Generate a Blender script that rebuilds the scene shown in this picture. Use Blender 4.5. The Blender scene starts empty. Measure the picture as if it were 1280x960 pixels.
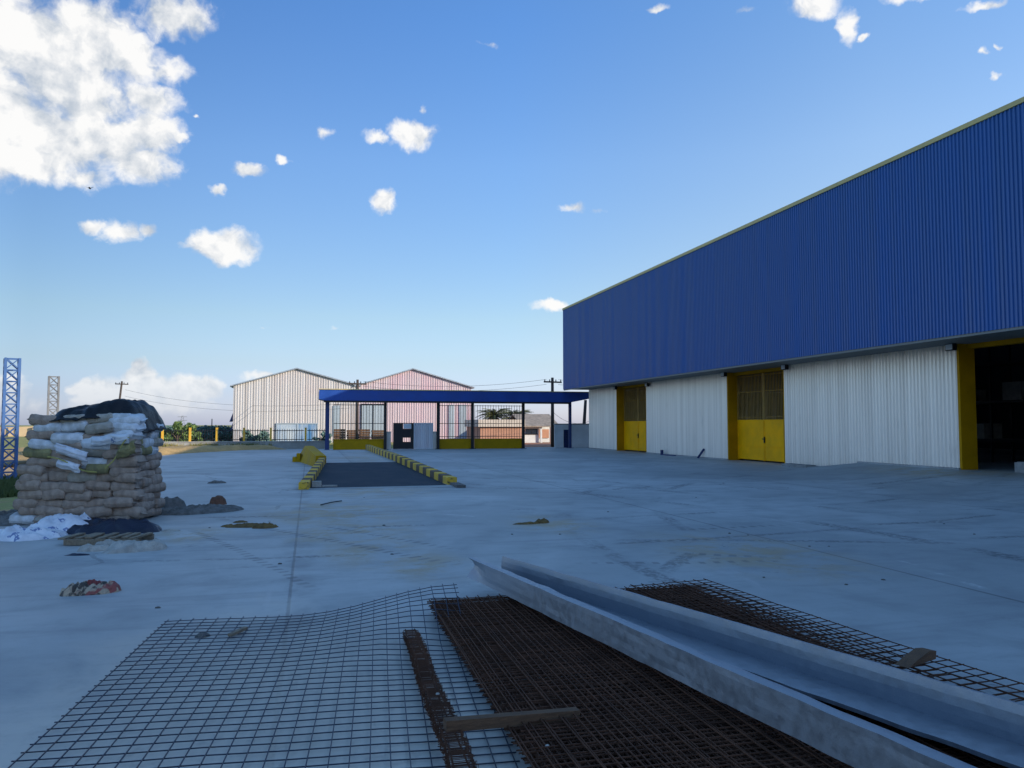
import bpy, math, random
from mathutils import Vector, Matrix, noise
random.seed(7)
C = bpy.context.scene.collection
R = math.radians
FPX, CX, CY, EYE = 960.0, 640.0, 480.0, 1.65
YAW = math.atan((640 - 387) / 960.0)
PITCH = math.atan(51 / 960.0)
FW = Vector((math.sin(YAW), math.cos(YAW), 0)); RT = Vector((math.cos(YAW), -math.sin(YAW), 0))

# ---------------------------------------------------------------- survey helpers (photo measurement -> metres in the yard)
def ray(px, py):
    a, b = (px - CX) / FPX, (CY - py) / FPX
    cp, sp = math.cos(PITCH), math.sin(PITCH)
    return RT * a + (Vector((0, 0, cp)) - FW * sp) * b + FW * cp + Vector((0, 0, sp))
def G(px, py, z=0.0):
    r = ray(px, py); t = (z - EYE) / r.z
    return Vector((r.x * t, r.y * t, z))
def atY(px, py, Y):
    r = ray(px, py); t = Y / r.y
    return Vector((r.x * t, Y, EYE + r.z * t))
def atX(px, py, X):
    r = ray(px, py); t = X / r.x
    return Vector((X, r.y * t, EYE + r.z * t))
def atD(px, py, d):
    r = ray(px, py); t = d / r.dot(FW)
    return Vector((r.x * t, r.y * t, EYE + r.z * t))
def smooth(a, b, x):
    t = max(0.0, min(1.0, (x - a) / (b - a))); return t * t * (3 - 2 * t)
def nz(x, y, z=0.0): return noise.noise(Vector((x, y, z)))
def fbm(x, y, z=0.0, o=4): return noise.fractal(Vector((x, y, z)), 1.0, 2.0, o)

# ---------------------------------------------------------------- mesh builder
class MB:
    def __init__(s): s.v = []; s.f = []; s.m = []
    def add(s, vs, fs, m=0):
        k = len(s.v); s.v += [tuple(v) for v in vs]
        for f in fs: s.f.append(tuple(i + k for i in f)); s.m.append(m)
    def box(s, a, b, m=0):
        x0, y0, z0 = a; x1, y1, z1 = b
        s.add([(x0,y0,z0),(x1,y0,z0),(x1,y1,z0),(x0,y1,z0),(x0,y0,z1),(x1,y0,z1),(x1,y1,z1),(x0,y1,z1)],
              [(0,3,2,1),(4,5,6,7),(0,1,5,4),(1,2,6,5),(2,3,7,6),(3,0,4,7)], m)
    def beam(s, p, q, w, h, up=(0,0,1), m=0):
        p, q = Vector(p), Vector(q); d = (q - p).normalized(); up = Vector(up)
        sd = d.cross(up)
        if sd.length < 1e-4: sd = d.cross(Vector((0,1,0)))
        sd.normalize(); u = sd.cross(d)
        a, b = sd * (w / 2), u * (h / 2)
        s.add([p-a-b,p+a-b,p+a+b,p-a+b,q-a-b,q+a-b,q+a+b,q-a+b],
              [(0,3,2,1),(4,5,6,7),(0,1,5,4),(1,2,6,5),(2,3,7,6),(3,0,4,7)], m)
    def prism(s, poly, ax, lo, hi, m=0):
        n = len(poly); P = []
        for w in (lo, hi):
            for a, b in poly:
                P.append({'x': (w,a,b), 'y': (a,w,b), 'z': (a,b,w)}[ax])
        s.add(P, [tuple(range(n))[::-1], tuple(range(n, 2*n))] + [(i,(i+1)%n,(i+1)%n+n,i+n) for i in range(n)], m)
    def tube(s, pts, r, n=6, m=0, cap=True):
        pts = [Vector(p) for p in pts]; rs = r if isinstance(r, (list, tuple)) else [r]*len(pts)
        V = []; last = None
        for i, p in enumerate(pts):
            d = (pts[min(i+1,len(pts)-1)] - pts[max(i-1,0)]).normalized()
            if last is None:
                a = d.cross(Vector((0,0,1)))
                if a.length < .01: a = d.cross(Vector((1,0,0)))
            else: a = last - d * last.dot(d)
            a.normalize(); last = a; b = d.cross(a)
            for k in range(n):
                t = 2*math.pi*(k+.5)/n; V.append(p + (a*math.cos(t) + b*math.sin(t))*rs[i])
        F = []
        for i in range(len(pts)-1):
            for k in range(n):
                F.append((i*n+k, i*n+(k+1)%n, (i+1)*n+(k+1)%n, (i+1)*n+k))
        if cap: F += [tuple(range(n))[::-1], tuple(range((len(pts)-1)*n, len(pts)*n))]
        s.add(V, F, m)
    def corr(s, p, q, zb, zt, pitch=.2, dep=.03, side=1, m=0, prof=((0,0),(.45,0),(.58,1),(.87,1))):
        """ribbed steel sheet from p to q (plan points); zb/zt constants or functions of the plan distance"""
        p, q = Vector((p[0],p[1],0)), Vector((q[0],q[1],0)); L = (q-p).length; d = (q-p)/L
        nrm = Vector((d.y, -d.x, 0)) * side
        us = []; n = max(1, round(L/pitch)); w = L/n
        for i in range(n):
            for f, o in prof: us.append((i*w + f*w, o))
        us.append((L, 0)); V = []
        for u, o in us:
            b = p + d*u + nrm*(dep*o)
            V.append((b.x,b.y, zb(u) if callable(zb) else zb)); V.append((b.x,b.y, zt(u) if callable(zt) else zt))
        s.add(V, [(2*i,2*i+2,2*i+3,2*i+1) for i in range(len(us)-1)], m)
    def grid(s, P, m=0, closed=False):
        nr, nc = len(P), len(P[0]); V = [p for r in P for p in r]
        s.add(V, [(i*nc+j, i*nc+(j+1), (i+1)*nc+(j+1), (i+1)*nc+j) for i in range(nr-1) for j in range(nc-1)], m)
    def mesh(s, name, mats, smoothed=False, org=(0,0,0)):
        me = bpy.data.meshes.new(name); ox, oy, oz = org
        me.from_pydata([(x-ox,y-oy,z-oz) for x,y,z in s.v], [], s.f)
        for mt in (mats if isinstance(mats,(list,tuple)) else [mats]): me.materials.append(mt)
        me.polygons.foreach_set('material_index', s.m)
        if smoothed: me.polygons.foreach_set('use_smooth', [True]*len(s.f))
        me.update(); return me
    def build(s, name, mats, parent=None, smoothed=False, org=None):
        o0 = Vector(org) if org is not None else (Vector(parent['_org']) if parent else Vector((0,0,0)))
        me = s.mesh(name, mats, smoothed, o0)
        o = bpy.data.objects.new(name, me); C.objects.link(o)
        if parent:
            o.parent = parent; o.location = o0 - Vector(parent['_org'])
        else: o.location = o0
        o['_org'] = tuple(o0); return o
def tag(o, label, cat, group=None):
    o['label'] = label; o['category'] = cat
    if group: o['group'] = group
    return o
def thing(name, label, cat, loc, group=None):
    o = bpy.data.objects.new(name, None); C.objects.link(o); o.location = loc; o['_org'] = tuple(loc)
    o.empty_display_size = .2
    return tag(o, label, cat, group)
def struct(o, kind='structure'): o['kind'] = kind; return o

# ---------------------------------------------------------------- materials
class NT:
    def __init__(s, tree): s.t = tree
    def n(s, typ, **kw):
        nd = s.t.nodes.new(typ)
        for k, v in kw.items():
            if k in ('ins',):
                for i, x in v.items():
                    if isinstance(x, bpy.types.NodeSocket): s.t.links.new(x, nd.inputs[i])
                    else: nd.inputs[i].default_value = x
            else: setattr(nd, k, v)
        return nd
    def math(s, op, a, b=None, c=None, clamp=False):
        ins = {0: a}
        if b is not None: ins[1] = b
        if c is not None: ins[2] = c
        return s.n('ShaderNodeMath', operation=op, use_clamp=clamp, ins=ins).outputs[0]
    def vmath(s, op, a, b=None):
        ins = {0: a}
        if b is not None: ins[1] = b
        nd = s.n('ShaderNodeVectorMath', operation=op, ins=ins)
        return nd.outputs['Value'] if op in ('DOT_PRODUCT','LENGTH','DISTANCE') else nd.outputs[0]
    def noise(s, vec, scale, detail=4, rough=.55, dist=0):
        return s.n('ShaderNodeTexNoise', ins={'Vector': vec, 'Scale': scale, 'Detail': detail, 'Roughness': rough, 'Distortion': dist}).outputs['Fac']
    def sstep(s, x, a, b):
        return s.n('ShaderNodeMapRange', interpolation_type='SMOOTHSTEP', ins={'Value': x, 'From Min': a, 'From Max': b}).outputs[0]
    def mix(s, f, a, b, typ='MIX'):
        nd = s.n('ShaderNodeMix', data_type='RGBA', blend_type=typ)
        for k, x in ((0,f),(6,a),(7,b)):
            if isinstance(x, bpy.types.NodeSocket): s.t.links.new(x, nd.inputs[k])
            else: nd.inputs[k].default_value = x if k == 0 else (*x[:3], 1)
        return nd.outputs[2]
    def scalev(s, vec, xyz): return s.n('ShaderNodeMapping', ins={'Vector': vec, 'Scale': xyz}).outputs[0]
def newmat(name):
    m = bpy.data.materials.new(name); m.use_nodes = True
    return m, NT(m.node_tree), m.node_tree.nodes['Principled BSDF']
def mat(name, col, rough=.6, metal=0.0, var=.25, scale=4.0, stretch=(1,1,1), col2=None, bump=0.0, bscale=None, spec=.4, fine=.08):
    m, t, b = newmat(name)
    co = t.n('ShaderNodeTexCoord').outputs['Object']
    v = t.scalev(co, stretch)
    f = t.sstep(t.noise(v, scale, 5, .6), .3, .7)
    c2 = col2 or tuple(max(0, c*(1-var)) for c in col)
    c = t.mix(f, c2, col)
    f2 = t.noise(co, scale*9, 3, .6)
    c = t.mix(t.math('MULTIPLY', t.sstep(f2, .45, .8), fine*3), c, tuple(x*.55 for x in col))
    t.t.links.new(c, b.inputs['Base Color'])
    b.inputs['Metallic'].default_value = metal; b.inputs['Specular IOR Level'].default_value = spec
    rr = t.math('MULTIPLY_ADD', f, .18, rough-.09)
    t.t.links.new(rr, b.inputs['Roughness'])
    if bump:
        bn = t.n('ShaderNodeBump', ins={'Strength': bump, 'Distance': .05, 'Height': t.noise(v, bscale or scale*4, 5, .6)})
        t.t.links.new(bn.outputs[0], b.inputs['Normal'])
    return m

M = {}
M['blue_sheet'] = mat('blue painted sheet', (.006,.100,.35), .38, 0, .20, 1.6, (1,1,.012), spec=.55, fine=.03)
M['blue_paint'] = mat('blue fascia paint', (.012,.072,.34), .45, 0, .25, .6)
M['yellow'] = mat('yellow paint', (1.0,.47,.003), .55, 0, .22, 1.2, fine=.05, spec=.12)
M['yellow_post'] = mat('faded yellow post paint', (.78,.46,.05), .6, 0, .25, 1.2)
M['yellow_wall'] = mat('dull yellow wall paint', (.50,.29,.006), .7, 0, .3, 1.0, bump=.1, spec=.15)
M['tan_trim'] = mat('tan trim', (.62,.5,.2), .5, .1, .2, 1)
M['soffit'] = mat('grey soffit', (.24,.24,.22), .6, .1, .2, 1)
M['galv'] = mat('galvanised steel', (.42,.46,.5), .42, .55, .3, 7, col2=(.3,.34,.38), bump=.12, bscale=14)
M['gutter'] = mat('weathered galvanised gutter', (.33,.36,.40), .5, .7, .2, 16, col2=(.30,.328,.365), bump=.05, bscale=30, fine=.10)
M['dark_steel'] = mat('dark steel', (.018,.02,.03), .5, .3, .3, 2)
M['navy_steel'] = mat('navy painted steel', (.02,.045,.16), .45, .1, .3, 2)
M['black'] = mat('black paint', (.012,.012,.014), .5, 0, .2, 2)
M['rust'] = mat('rusty rods', (.13,.06,.036), .85, 0, .5, 5, fine=.2, spec=.15)
M['wire'] = mat('grey drawn wire', (.035,.05,.085), .5, .4, .35, 6)
M['wood'] = mat('old timber', (.16,.09,.05), .85, 0, .4, 6, (1,9,9), bump=.3, bscale=20)
M['pallet'] = mat('weathered pallet wood', (.27,.215,.15), .85, 0, .4, 5, (6,1,6), bump=.3)
M['sack_brown'] = mat('brown paper sack', (.40,.315,.25), .85, 0, .35, 5, col2=(.25,.19,.15), bump=.5, bscale=22, fine=.15)
M['sack_grey'] = mat('grey paper sack', (.40,.37,.32), .85, 0, .3, 5, col2=(.27,.25,.20), bump=.5, bscale=22, fine=.15)
M['sack_olive'] = mat('stained olive sack', (.30,.27,.12), .85, 0, .35, 6, col2=(.16,.15,.08), bump=.5, bscale=22, fine=.15)
M['tarp'] = mat('black plastic sheet', (.009,.010,.014), .42, 0, .4, 3, bump=.35, bscale=9, spec=.28)
M['navy_tarp'] = mat('navy plastic sheet', (.014,.018,.04), .4, 0, .4, 4, bump=.4, bscale=12)
M['mortar'] = mat('set mortar', (.2,.2,.19), .95, 0, .5, 9, bump=.9, bscale=22, fine=.3)
M['clay'] = mat('brown clay', (.21,.135,.05), .95, 0, .5, 8, bump=.8, bscale=20, fine=.3)
M['brick'] = mat('broken brick', (.19,.095,.06), .9, 0, .4, 10, bump=.6)
M['stone'] = mat('grey stone', (.17,.165,.155), .9, 0, .4, 12, bump=.6)
M['paper'] = mat('dirty paper', (.44,.43,.39), .85, 0, .35, 8, bump=.4, bscale=18, fine=.2)
M['leaf'] = mat('green leaves', (.10,.16,.035), .6, 0, .5, 1.5, col2=(.05,.09,.025))
M['leaf_blue'] = mat('dark hedge leaves', (.10,.18,.155), .6, 0, .4, 1.5)
M['palm'] = mat('palm frond', (.10,.115,.04), .55, 0, .5, 1.5)
M['palm_dead'] = mat('dead palm frond', (.28,.18,.09), .8, 0, .4, 1.5)
M['trunk'] = mat('bark', (.12,.09,.065), .9, 0, .4, 6, bump=.6)
M['pole'] = mat('weathered pole', (.075,.06,.052), .85, 0, .4, 3, (4,4,.5))
M['white_paint'] = mat('white wall paint', (.62,.66,.68), .7, 0, .18, 1.2, bump=.1)
M['grey_wall'] = mat('grey plaster wall', (.40,.41,.40), .85, 0, .35, .9, bump=.2)
M['pink_wall'] = mat('salmon plaster', (.52,.28,.19), .85, 0, .25, .9)
M['cream'] = mat('cream fascia', (.62,.55,.47), .75, 0, .2, 1)
M['tile'] = mat('grey brown roof tiles', (.30,.26,.22), .85, 0, .4, 3, bump=.7, bscale=8)
M['beige_wall'] = mat('beige wall', (.62,.47,.29), .85, 0, .25, .15, (1,1,.3))
M['glass'] = mat('dark window glass', (.02,.028,.045), .15, 0, .2, 1, spec=.6)
M['grey_panel'] = mat('grey translucent sheet', (.33,.40,.46), .45, 0, .25, .7, (1,1,.2))
M['concrete_block'] = mat('concrete block', (.30,.30,.29), .9, 0, .3, 6, bump=.4)
M['lamp'] = mat('lamp housing', (.4,.41,.4), .4, .2, .2, 5)
M['lens'] = mat('lamp lens', (.7,.72,.7), .12, 0, .1, 5, spec=.7)
M['blue_goods'] = mat('blue sheeting', (.05,.17,.36), .5, 0, .45, 1.2, (1,1,.2), col2=(.5,.56,.6))
M['shaded_yellow'] = mat('ochre frame paint', (.50,.25,.003), .6, 0, .25, 1.2, spec=.12)  # door yellow darkened: shade on the frames is put into this colour
M['grille'] = mat('brown yellow bars', (.42,.25,.06), .6, .1, .3, 3)
M['bar'] = mat('brown painted bars', (.09,.07,.055), .6, .1, .3, 3)
M['straw'] = mat('dry grass', (.30,.24,.09), .9, 0, .45, .8, col2=(.13,.15,.04))
M['grass'] = mat('green grass', (.075,.105,.03), .85, 0, .45, .7, col2=(.04,.065,.018))
M['tower_blue'] = mat('blue tower paint', (.045,.13,.34), .45, .1, .3, 2)
M['tower_grey'] = mat('grey tower steel', (.20,.21,.22), .5, .3, .3, 2)
M['strap'] = mat('yellow strap', (.40,.37,.10), .6, 0, .3, 5)
M['shingle_red'] = mat('red soil', (.27,.12,.075), .95, 0, .35, 2, bump=.4)
M['bag_red'] = mat('stained red brown bag', (.30,.22,.16), .7, 0, .4, 5, col2=(.11,.075,.05), bump=.6, bscale=14)
M['_'] = M['bag_red']
def bag_mat():
    m, t, b = newmat('crumpled printed bag')
    co = t.n('ShaderNodeTexCoord').outputs['Object']
    f = t.noise(co, 11, 4, .6, 1.0); g = t.noise(co, 7, 3, .5, .5)
    c = t.mix(t.sstep(f, .42, .55), (.05,.04,.032), (.40,.32,.23))
    c = t.mix(t.sstep(g, .56, .62), c, (.26,.07,.06))
    t.t.links.new(c, b.inputs['Base Color']); b.inputs['Roughness'].default_value = .6
    bn = t.n('ShaderNodeBump', ins={'Strength': .7, 'Distance': .03, 'Height': t.noise(co, 18, 4, .6)})
    t.t.links.new(bn.outputs[0], b.inputs['Normal']); return m
M['bag_red'] = bag_mat(); del M['_']
M['red_cloth'] = mat('dull red plastic', (.27,.06,.055), .6, 0, .4, 9, bump=.5)

def silver_mat():
    m, t, b = newmat('silver ribbed cladding')
    co = t.n('ShaderNodeTexCoord').outputs['Object']
    sheet = t.noise(t.scalev(co, (1,1,.015)), 3.2, 3, .7)
    dirt = t.noise(t.scalev(co, (1,1,.5)), 1.6, 5, .65)
    c = t.mix(t.sstep(sheet, .38, .62), (.64,.625,.59), (.75,.735,.695))
    c = t.mix(t.math('MULTIPLY', t.sstep(dirt, .55, .78), .22), c, (.34,.35,.35))
    t.t.links.new(c, b.inputs['Base Color'])
    b.inputs['Metallic'].default_value = .72; b.inputs['Roughness'].default_value = .38
    return m
M['silver'] = silver_mat()

def hall_mat(name, base, alt, blot, amount):
    m, t, b = newmat(name)
    co = t.n('ShaderNodeTexCoord').outputs['Object']
    st = t.noise(t.scalev(co, (1,1,.004)), 2.6, 3, .7)
    c = t.mix(t.sstep(st, .36, .62), alt, base)
    st2 = t.noise(t.scalev(co, (1,1,.012)), 6.0, 2, .6)
    c = t.mix(t.math('MULTIPLY', t.sstep(st2, .52, .75), .40), c, (.27,.25,.245))
    bl = t.noise(t.scalev(co, (1,1,.55)), .22, 4, .6)
    c = t.mix(t.math('MULTIPLY', t.sstep(bl, .42, .68), amount), c, blot)
    t.t.links.new(c, b.inputs['Base Color'])
    b.inputs['Roughness'].default_value = .5; b.inputs['Metallic'].default_value = .1
    return m
M['hall_white'] = hall_mat('white ribbed hall sheet', (.58,.57,.57), (.40,.385,.38), (.47,.38,.37), .5)
M['hall_pink'] = hall_mat('pinkish ribbed hall sheet', (.56,.48,.51), (.44,.345,.375), (.52,.31,.37), .7)
M['gate_white'] = hall_mat('pale gate sheet', (.62,.62,.64), (.50,.48,.50), (.58,.36,.40), .7)

def print_sack_mat():
    m, t, b = newmat('white woven sack with blue print')
    co = t.n('ShaderNodeTexCoord').outputs['Object']
    f = t.noise(co, 6, 5, .6)
    c = t.mix(t.sstep(f, .35, .7), (.50,.55,.60), (.68,.72,.76))
    sep = t.n('ShaderNodeSeparateXYZ', ins={0: co})
    x, z = sep.outputs[0], sep.outputs[2]
    # a small printed device of two bars and a bow, in the middle of the sack's long side
    bx = t.math('LESS_THAN', t.math('ABSOLUTE', t.math('SUBTRACT', x, .03)), .035)
    bz = t.math('LESS_THAN', t.math('ABSOLUTE', z), .045)
    wob = t.math('GREATER_THAN', t.noise(co, 38, 1), .47)
    k = t.math('MULTIPLY', t.math('MULTIPLY', bx, bz), wob)
    c = t.mix(t.math('MULTIPLY', k, .85), c, (.03,.12,.36))
    d = t.noise(co, 3, 4, .6)
    c = t.mix(t.math('MULTIPLY', t.sstep(d, .55, .75), .4), c, (.28,.27,.22))
    t.t.links.new(c, b.inputs['Base Color']); b.inputs['Roughness'].default_value = .55
    bn = t.n('ShaderNodeBump', ins={'Strength': .35, 'Distance': .03, 'Height': t.noise(co, 16, 4, .6)})
    t.t.links.new(bn.outputs[0], b.inputs['Normal'])
    return m
M['sack_white'] = print_sack_mat()
M['sack_plain'] = mat('white woven sack', (.66,.70,.74), .6, 0, .25, 5, col2=(.44,.46,.46), bump=.4, bscale=18, fine=.08)
def white_sheet_mat():
    m, t, b = newmat('white plastic sacking with blue print')
    co = t.n('ShaderNodeTexCoord').outputs['Object']
    c = t.mix(t.sstep(t.noise(co, 5, 5, .6), .35, .7), (.55,.58,.64), (.74,.76,.8))
    s = t.scalev(co, (1.2,2.2,1))
    k = t.math('MULTIPLY', t.math('GREATER_THAN', t.noise(s, 4.5, 2, .5), .645), t.math('GREATER_THAN', t.noise(co, 30, 1), .42))
    c = t.mix(t.math('MULTIPLY', k, .8), c, (.035,.10,.30))
    t.t.links.new(c, b.inputs['Base Color']); b.inputs['Roughness'].default_value = .45
    bn = t.n('ShaderNodeBump', ins={'Strength': .5, 'Distance': .04, 'Height': t.noise(co, 11, 4, .6)})
    t.t.links.new(bn.outputs[0], b.inputs['Normal']); return m
M['white_sacking'] = white_sheet_mat()

def stripe_mat():
    m, t, b = newmat('yellow and black kerb paint')
    co = t.n('ShaderNodeTexCoord').outputs['Object']
    y = t.n('ShaderNodeSeparateXYZ', ins={0: co}).outputs[1]
    ph = t.math('FRACT', t.math('MULTIPLY_ADD', y, 1/1.36, .25))
    wob = t.math('MULTIPLY', t.math('SUBTRACT', t.noise(co, 9, 3), .5), .05)
    k = t.sstep(t.math('ABSOLUTE', t.math('SUBTRACT', t.math('ADD', ph, wob), .5)), .245, .255)
    wear = t.noise(co, 5, 5, .65)
    ye = t.mix(t.sstep(wear, .4, .75), (.72,.44,.03), (.46,.32,.08))
    bk = t.mix(t.sstep(wear, .4, .8), (.075,.052,.036), (.15,.115,.08))
    t.t.links.new(t.mix(k, ye, bk), b.inputs['Base Color']); b.inputs['Roughness'].default_value = .75
    return m
M['stripe'] = stripe_mat()
M['asphalt'] = mat('dark ramp asphalt', (.026,.042,.060), .8, 0, .3, 1.3, (1,.6,1), col2=(.016,.030,.044), bump=.25, bscale=30, fine=.12, spec=.2)

def concrete_mat():
    m, t, b = newmat('yard concrete')
    co = t.n('ShaderNodeTexCoord').outputs['Object']
    sep = t.n('ShaderNodeSeparateXYZ', ins={0: co}); x, y = sep.outputs[0], sep.outputs[1]
    n1 = t.noise(co, .16, 5, .6, .6); n2 = t.noise(co, 1.1, 6, .62, .4); n3 = t.noise(co, 9, 5, .65); n4 = t.noise(co, 70, 2, .6)
    n5 = t.noise(t.scalev(co, (.35,2.2,1)), 1.2, 5, .6, .8)
    c = t.mix(t.sstep(n1, .33, .67), (.30,.315,.31), (.455,.47,.46))
    c = t.mix(t.math('MULTIPLY', t.sstep(n2, .45, .72), .50), c, (.22,.23,.235))
    c = t.mix(t.math('MULTIPLY', t.sstep(n5, .50, .72), .55), c, (.235,.24,.25))
    c = t.mix(t.math('MULTIPLY', t.sstep(t.noise(t.scalev(co, (2.4,.5,1)), .8, 5, .65, 1.0), .60, .74), .35), c, (.48,.48,.47))
    c = t.mix(t.math('MULTIPLY', t.sstep(n3, .5, .8), .22), c, (.2,.2,.2))
    c = t.mix(t.math('MULTIPLY', t.sstep(n4, .60, .75), .25), c, (.16,.16,.16))
    # cast joints
    def line(coord, p, w):
        j = t.math('ADD', t.math('SUBTRACT', coord, p), t.math('MULTIPLY', t.math('SUBTRACT', n3, .5), .02))
        return t.math('SUBTRACT', 1.0, t.sstep(t.math('ABSOLUTE', j), w*.4, w))
    J = None
    for cc, p, w in ((x,-.16,.022),(x,6.45,.03),(x,13.0,.03),(y,-1.0,.02),(y,19.2,.03),(y,33.5,.03)):
        l = line(cc, p, w); J = l if J is None else t.math('MAXIMUM', J, l)
    c = t.mix(t.math('MULTIPLY', J, t.math('MULTIPLY_ADD', n2, .5, .30)), c, (.085,.085,.09))
    # dark damp band along the joint by the mesh
    jb = t.math('SUBTRACT', 1.0, t.sstep(t.math('ABSOLUTE', t.math('ADD', x, .10)), .02, .26))
    c = t.mix(t.math('MULTIPLY', t.math('MULTIPLY', jb, t.sstep(n2, .38, .6)), .35), c, (.17,.17,.175))
    # tyre marks: arcs left by turning lorries
    T = None
    for cx, cy, r, w, thr in ((9.5,4.0,6.9,.14,.50),(9.5,4.0,5.2,.12,.52),(-14,8,22.5,.22,.5),(-14,8,24.6,.22,.5),(22,8,16.5,.16,.48),(22,8,18.3,.16,.5),
                         (2,46,31.5,.14,.5),(2,46,33.3,.14,.47),(2,46,36.0,.10,.46),(14,44,24.0,.2,.47),(14,44,26.1,.2,.47),(-4,-22,33.4,.12,.5)):
        rr = t.math('ABSOLUTE', t.math('SUBTRACT', t.vmath('DISTANCE', co, (cx,cy,0)), r))
        l = t.math('MULTIPLY', t.math('SUBTRACT', 1.0, t.sstep(rr, w*.5, w)), t.sstep(t.noise(co, .33+r*.004, 3), thr, thr+.14))
        T = l if T is None else t.math('MAXIMUM', T, l)
    tread = t.sstep(t.noise(co, 14, 2), .35, .6)
    c = t.mix(t.math('MULTIPLY', t.math('MULTIPLY', T, tread), .75), c, (.10,.105,.11))
    # dried mud dragged across the slab
    S = None
    for px, py, r in ((420,640,2.0),(440,665,1.5),(470,690,1.0),(235,668,.8),(690,655,1.1),(520,705,.9),(930,690,1.6),(1180,600,2.4),(470,612,2.0)):
        g = G(px, py)
        l = t.math('SUBTRACT', 1.0, t.sstep(t.vmath('DISTANCE', t.scalev(co, (1,.6,1)), (g.x,g.y*.6,0)), r*.15, r))
        S = l if S is None else t.math('MAXIMUM', S, l)
    mud = t.math('MULTIPLY', S, t.sstep(t.noise(co, 1.5, 6, .7, .5), .40, .60))
    c = t.mix(t.math('MULTIPLY', mud, .80), c, (.36,.275,.16))
    c = t.mix(t.math('MULTIPLY', t.math('MULTIPLY', S, t.sstep(t.noise(co, 5, 5, .7, .5), .62, .68)), .7), c, (.10,.095,.085))
    for (p0_, p1_, w_) in (((1165,715),(1192,721),.05),((1200,726),(1238,738),.06),((1120,700),(1150,707),.04),((890,640),(1010,655),.03),((520,640),(600,646),.04)):
        A_, B_ = G(*p0_), G(*p1_); d_ = (B_-A_); L_ = d_.length; d_.normalize()
        r_ = t.vmath('SUBTRACT', co, tuple(A_))
        u_ = t.vmath('DOT_PRODUCT', r_, tuple(d_)); v_ = t.vmath('DOT_PRODUCT', r_, (-d_.y, d_.x, 0))
        k_ = t.math('MULTIPLY', t.math('SUBTRACT', 1.0, t.sstep(t.math('ABSOLUTE', v_), w_*.3, w_)), t.math('MULTIPLY', t.sstep(u_, 0, .15), t.math('SUBTRACT', 1.0, t.sstep(u_, L_-.2, L_))))
        c = t.mix(t.math('MULTIPLY', k_, t.math('MULTIPLY', t.sstep(n3, .35, .6), .75)), c, (.62,.62,.60))
    # dashed tread prints
    for (p0_, p1_, w_) in (((828,665),(1015,655),.10),((800,690),(1010,700),.09),((700,705),(1020,702),.08),((760,680),(960,672),.07),((390,655),(590,690),.09),((255,645),(600,712),.10),((240,660),(420,745),.08)):
        A_, B_ = G(*p0_), G(*p1_); d_ = (B_-A_); L_ = d_.length; d_.normalize()
        r_ = t.vmath('SUBTRACT', co, tuple(A_))
        u_ = t.vmath('DOT_PRODUCT', r_, tuple(d_)); v_ = t.math('ADD', t.vmath('DOT_PRODUCT', r_, (-d_.y, d_.x, 0)), t.math('MULTIPLY', t.math('SUBTRACT', n1, .5), .8))
        k_ = t.math('MULTIPLY', t.math('SUBTRACT', 1.0, t.sstep(t.math('ABSOLUTE', v_), w_*.5, w_)), t.math('MULTIPLY', t.sstep(u_, 0, .8), t.math('SUBTRACT', 1.0, t.sstep(u_, L_-1.2, L_))))
        dash = t.sstep(t.math('ADD', t.math('SINE', t.math('MULTIPLY', u_, 34.0)), t.math('MULTIPLY', t.math('SUBTRACT', n2, .5), 3.0)), -.2, .5)
        c = t.mix(t.math('MULTIPLY', t.math('MULTIPLY', k_, dash), .55), c, (.10,.105,.11))
    drips = t.math('MULTIPLY', t.sstep(t.noise(co, 3.2, 3, .6, .3), .70, .76), t.sstep(n1, .42, .6))
    c = t.mix(t.math('MULTIPLY', drips, .5), c, (.11,.11,.115))
    # pale cement dust spread where the mesh is cut
    dust = t.math('SUBTRACT', 1.0, t.sstep(t.math('ADD', t.vmath('DISTANCE', t.scalev(co, (1,.55,1)), (-.2,4.2*.55,0)), t.math('MULTIPLY', t.math('SUBTRACT', n2, .5), 1.6)), .6, 2.1))
    c = t.mix(t.math('MULTIPLY', dust, .75), c, (.60,.52,.42))
    c = t.mix(t.math('MULTIPLY', t.math('MULTIPLY', dust, t.sstep(n3, .5, .72)), .4), c, (.28,.26,.235))
    # hairline cracks / scratches
    vo = t.n('ShaderNodeTexVoronoi', feature='DISTANCE_TO_EDGE', ins={'Vector': t.vmath('ADD', co, t.vmath('SCALE', t.n('ShaderNodeTexNoise', ins={'Vector': co, 'Scale': .8, 'Detail': 5}).outputs['Color'])), 'Scale': .14})
    cr = t.math('MULTIPLY', t.math('LESS_THAN', vo.outputs['Distance'], .0035), t.sstep(n1, .5, .6))
    c = t.mix(t.math('MULTIPLY', cr, .5), c, (.1,.1,.1))
    t.t.links.new(c, b.inputs['Base Color'])
    t.t.links.new(t.math('MULTIPLY_ADD', n2, .25, .45), b.inputs['Roughness'])
    b.inputs['Specular IOR Level'].default_value = .35
    h = t.math('ADD', t.math('MULTIPLY', n3, .4), t.math('MULTIPLY', n2, .8))
    h = t.math('SUBTRACT', h, t.math('MULTIPLY', J, .6))
    bn = t.n('ShaderNodeBump', ins={'Strength': .22, 'Distance': .02, 'Height': h})
    t.t.links.new(bn.outputs[0], b.inputs['Normal'])
    return m
M['concrete'] = concrete_mat()
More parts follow.
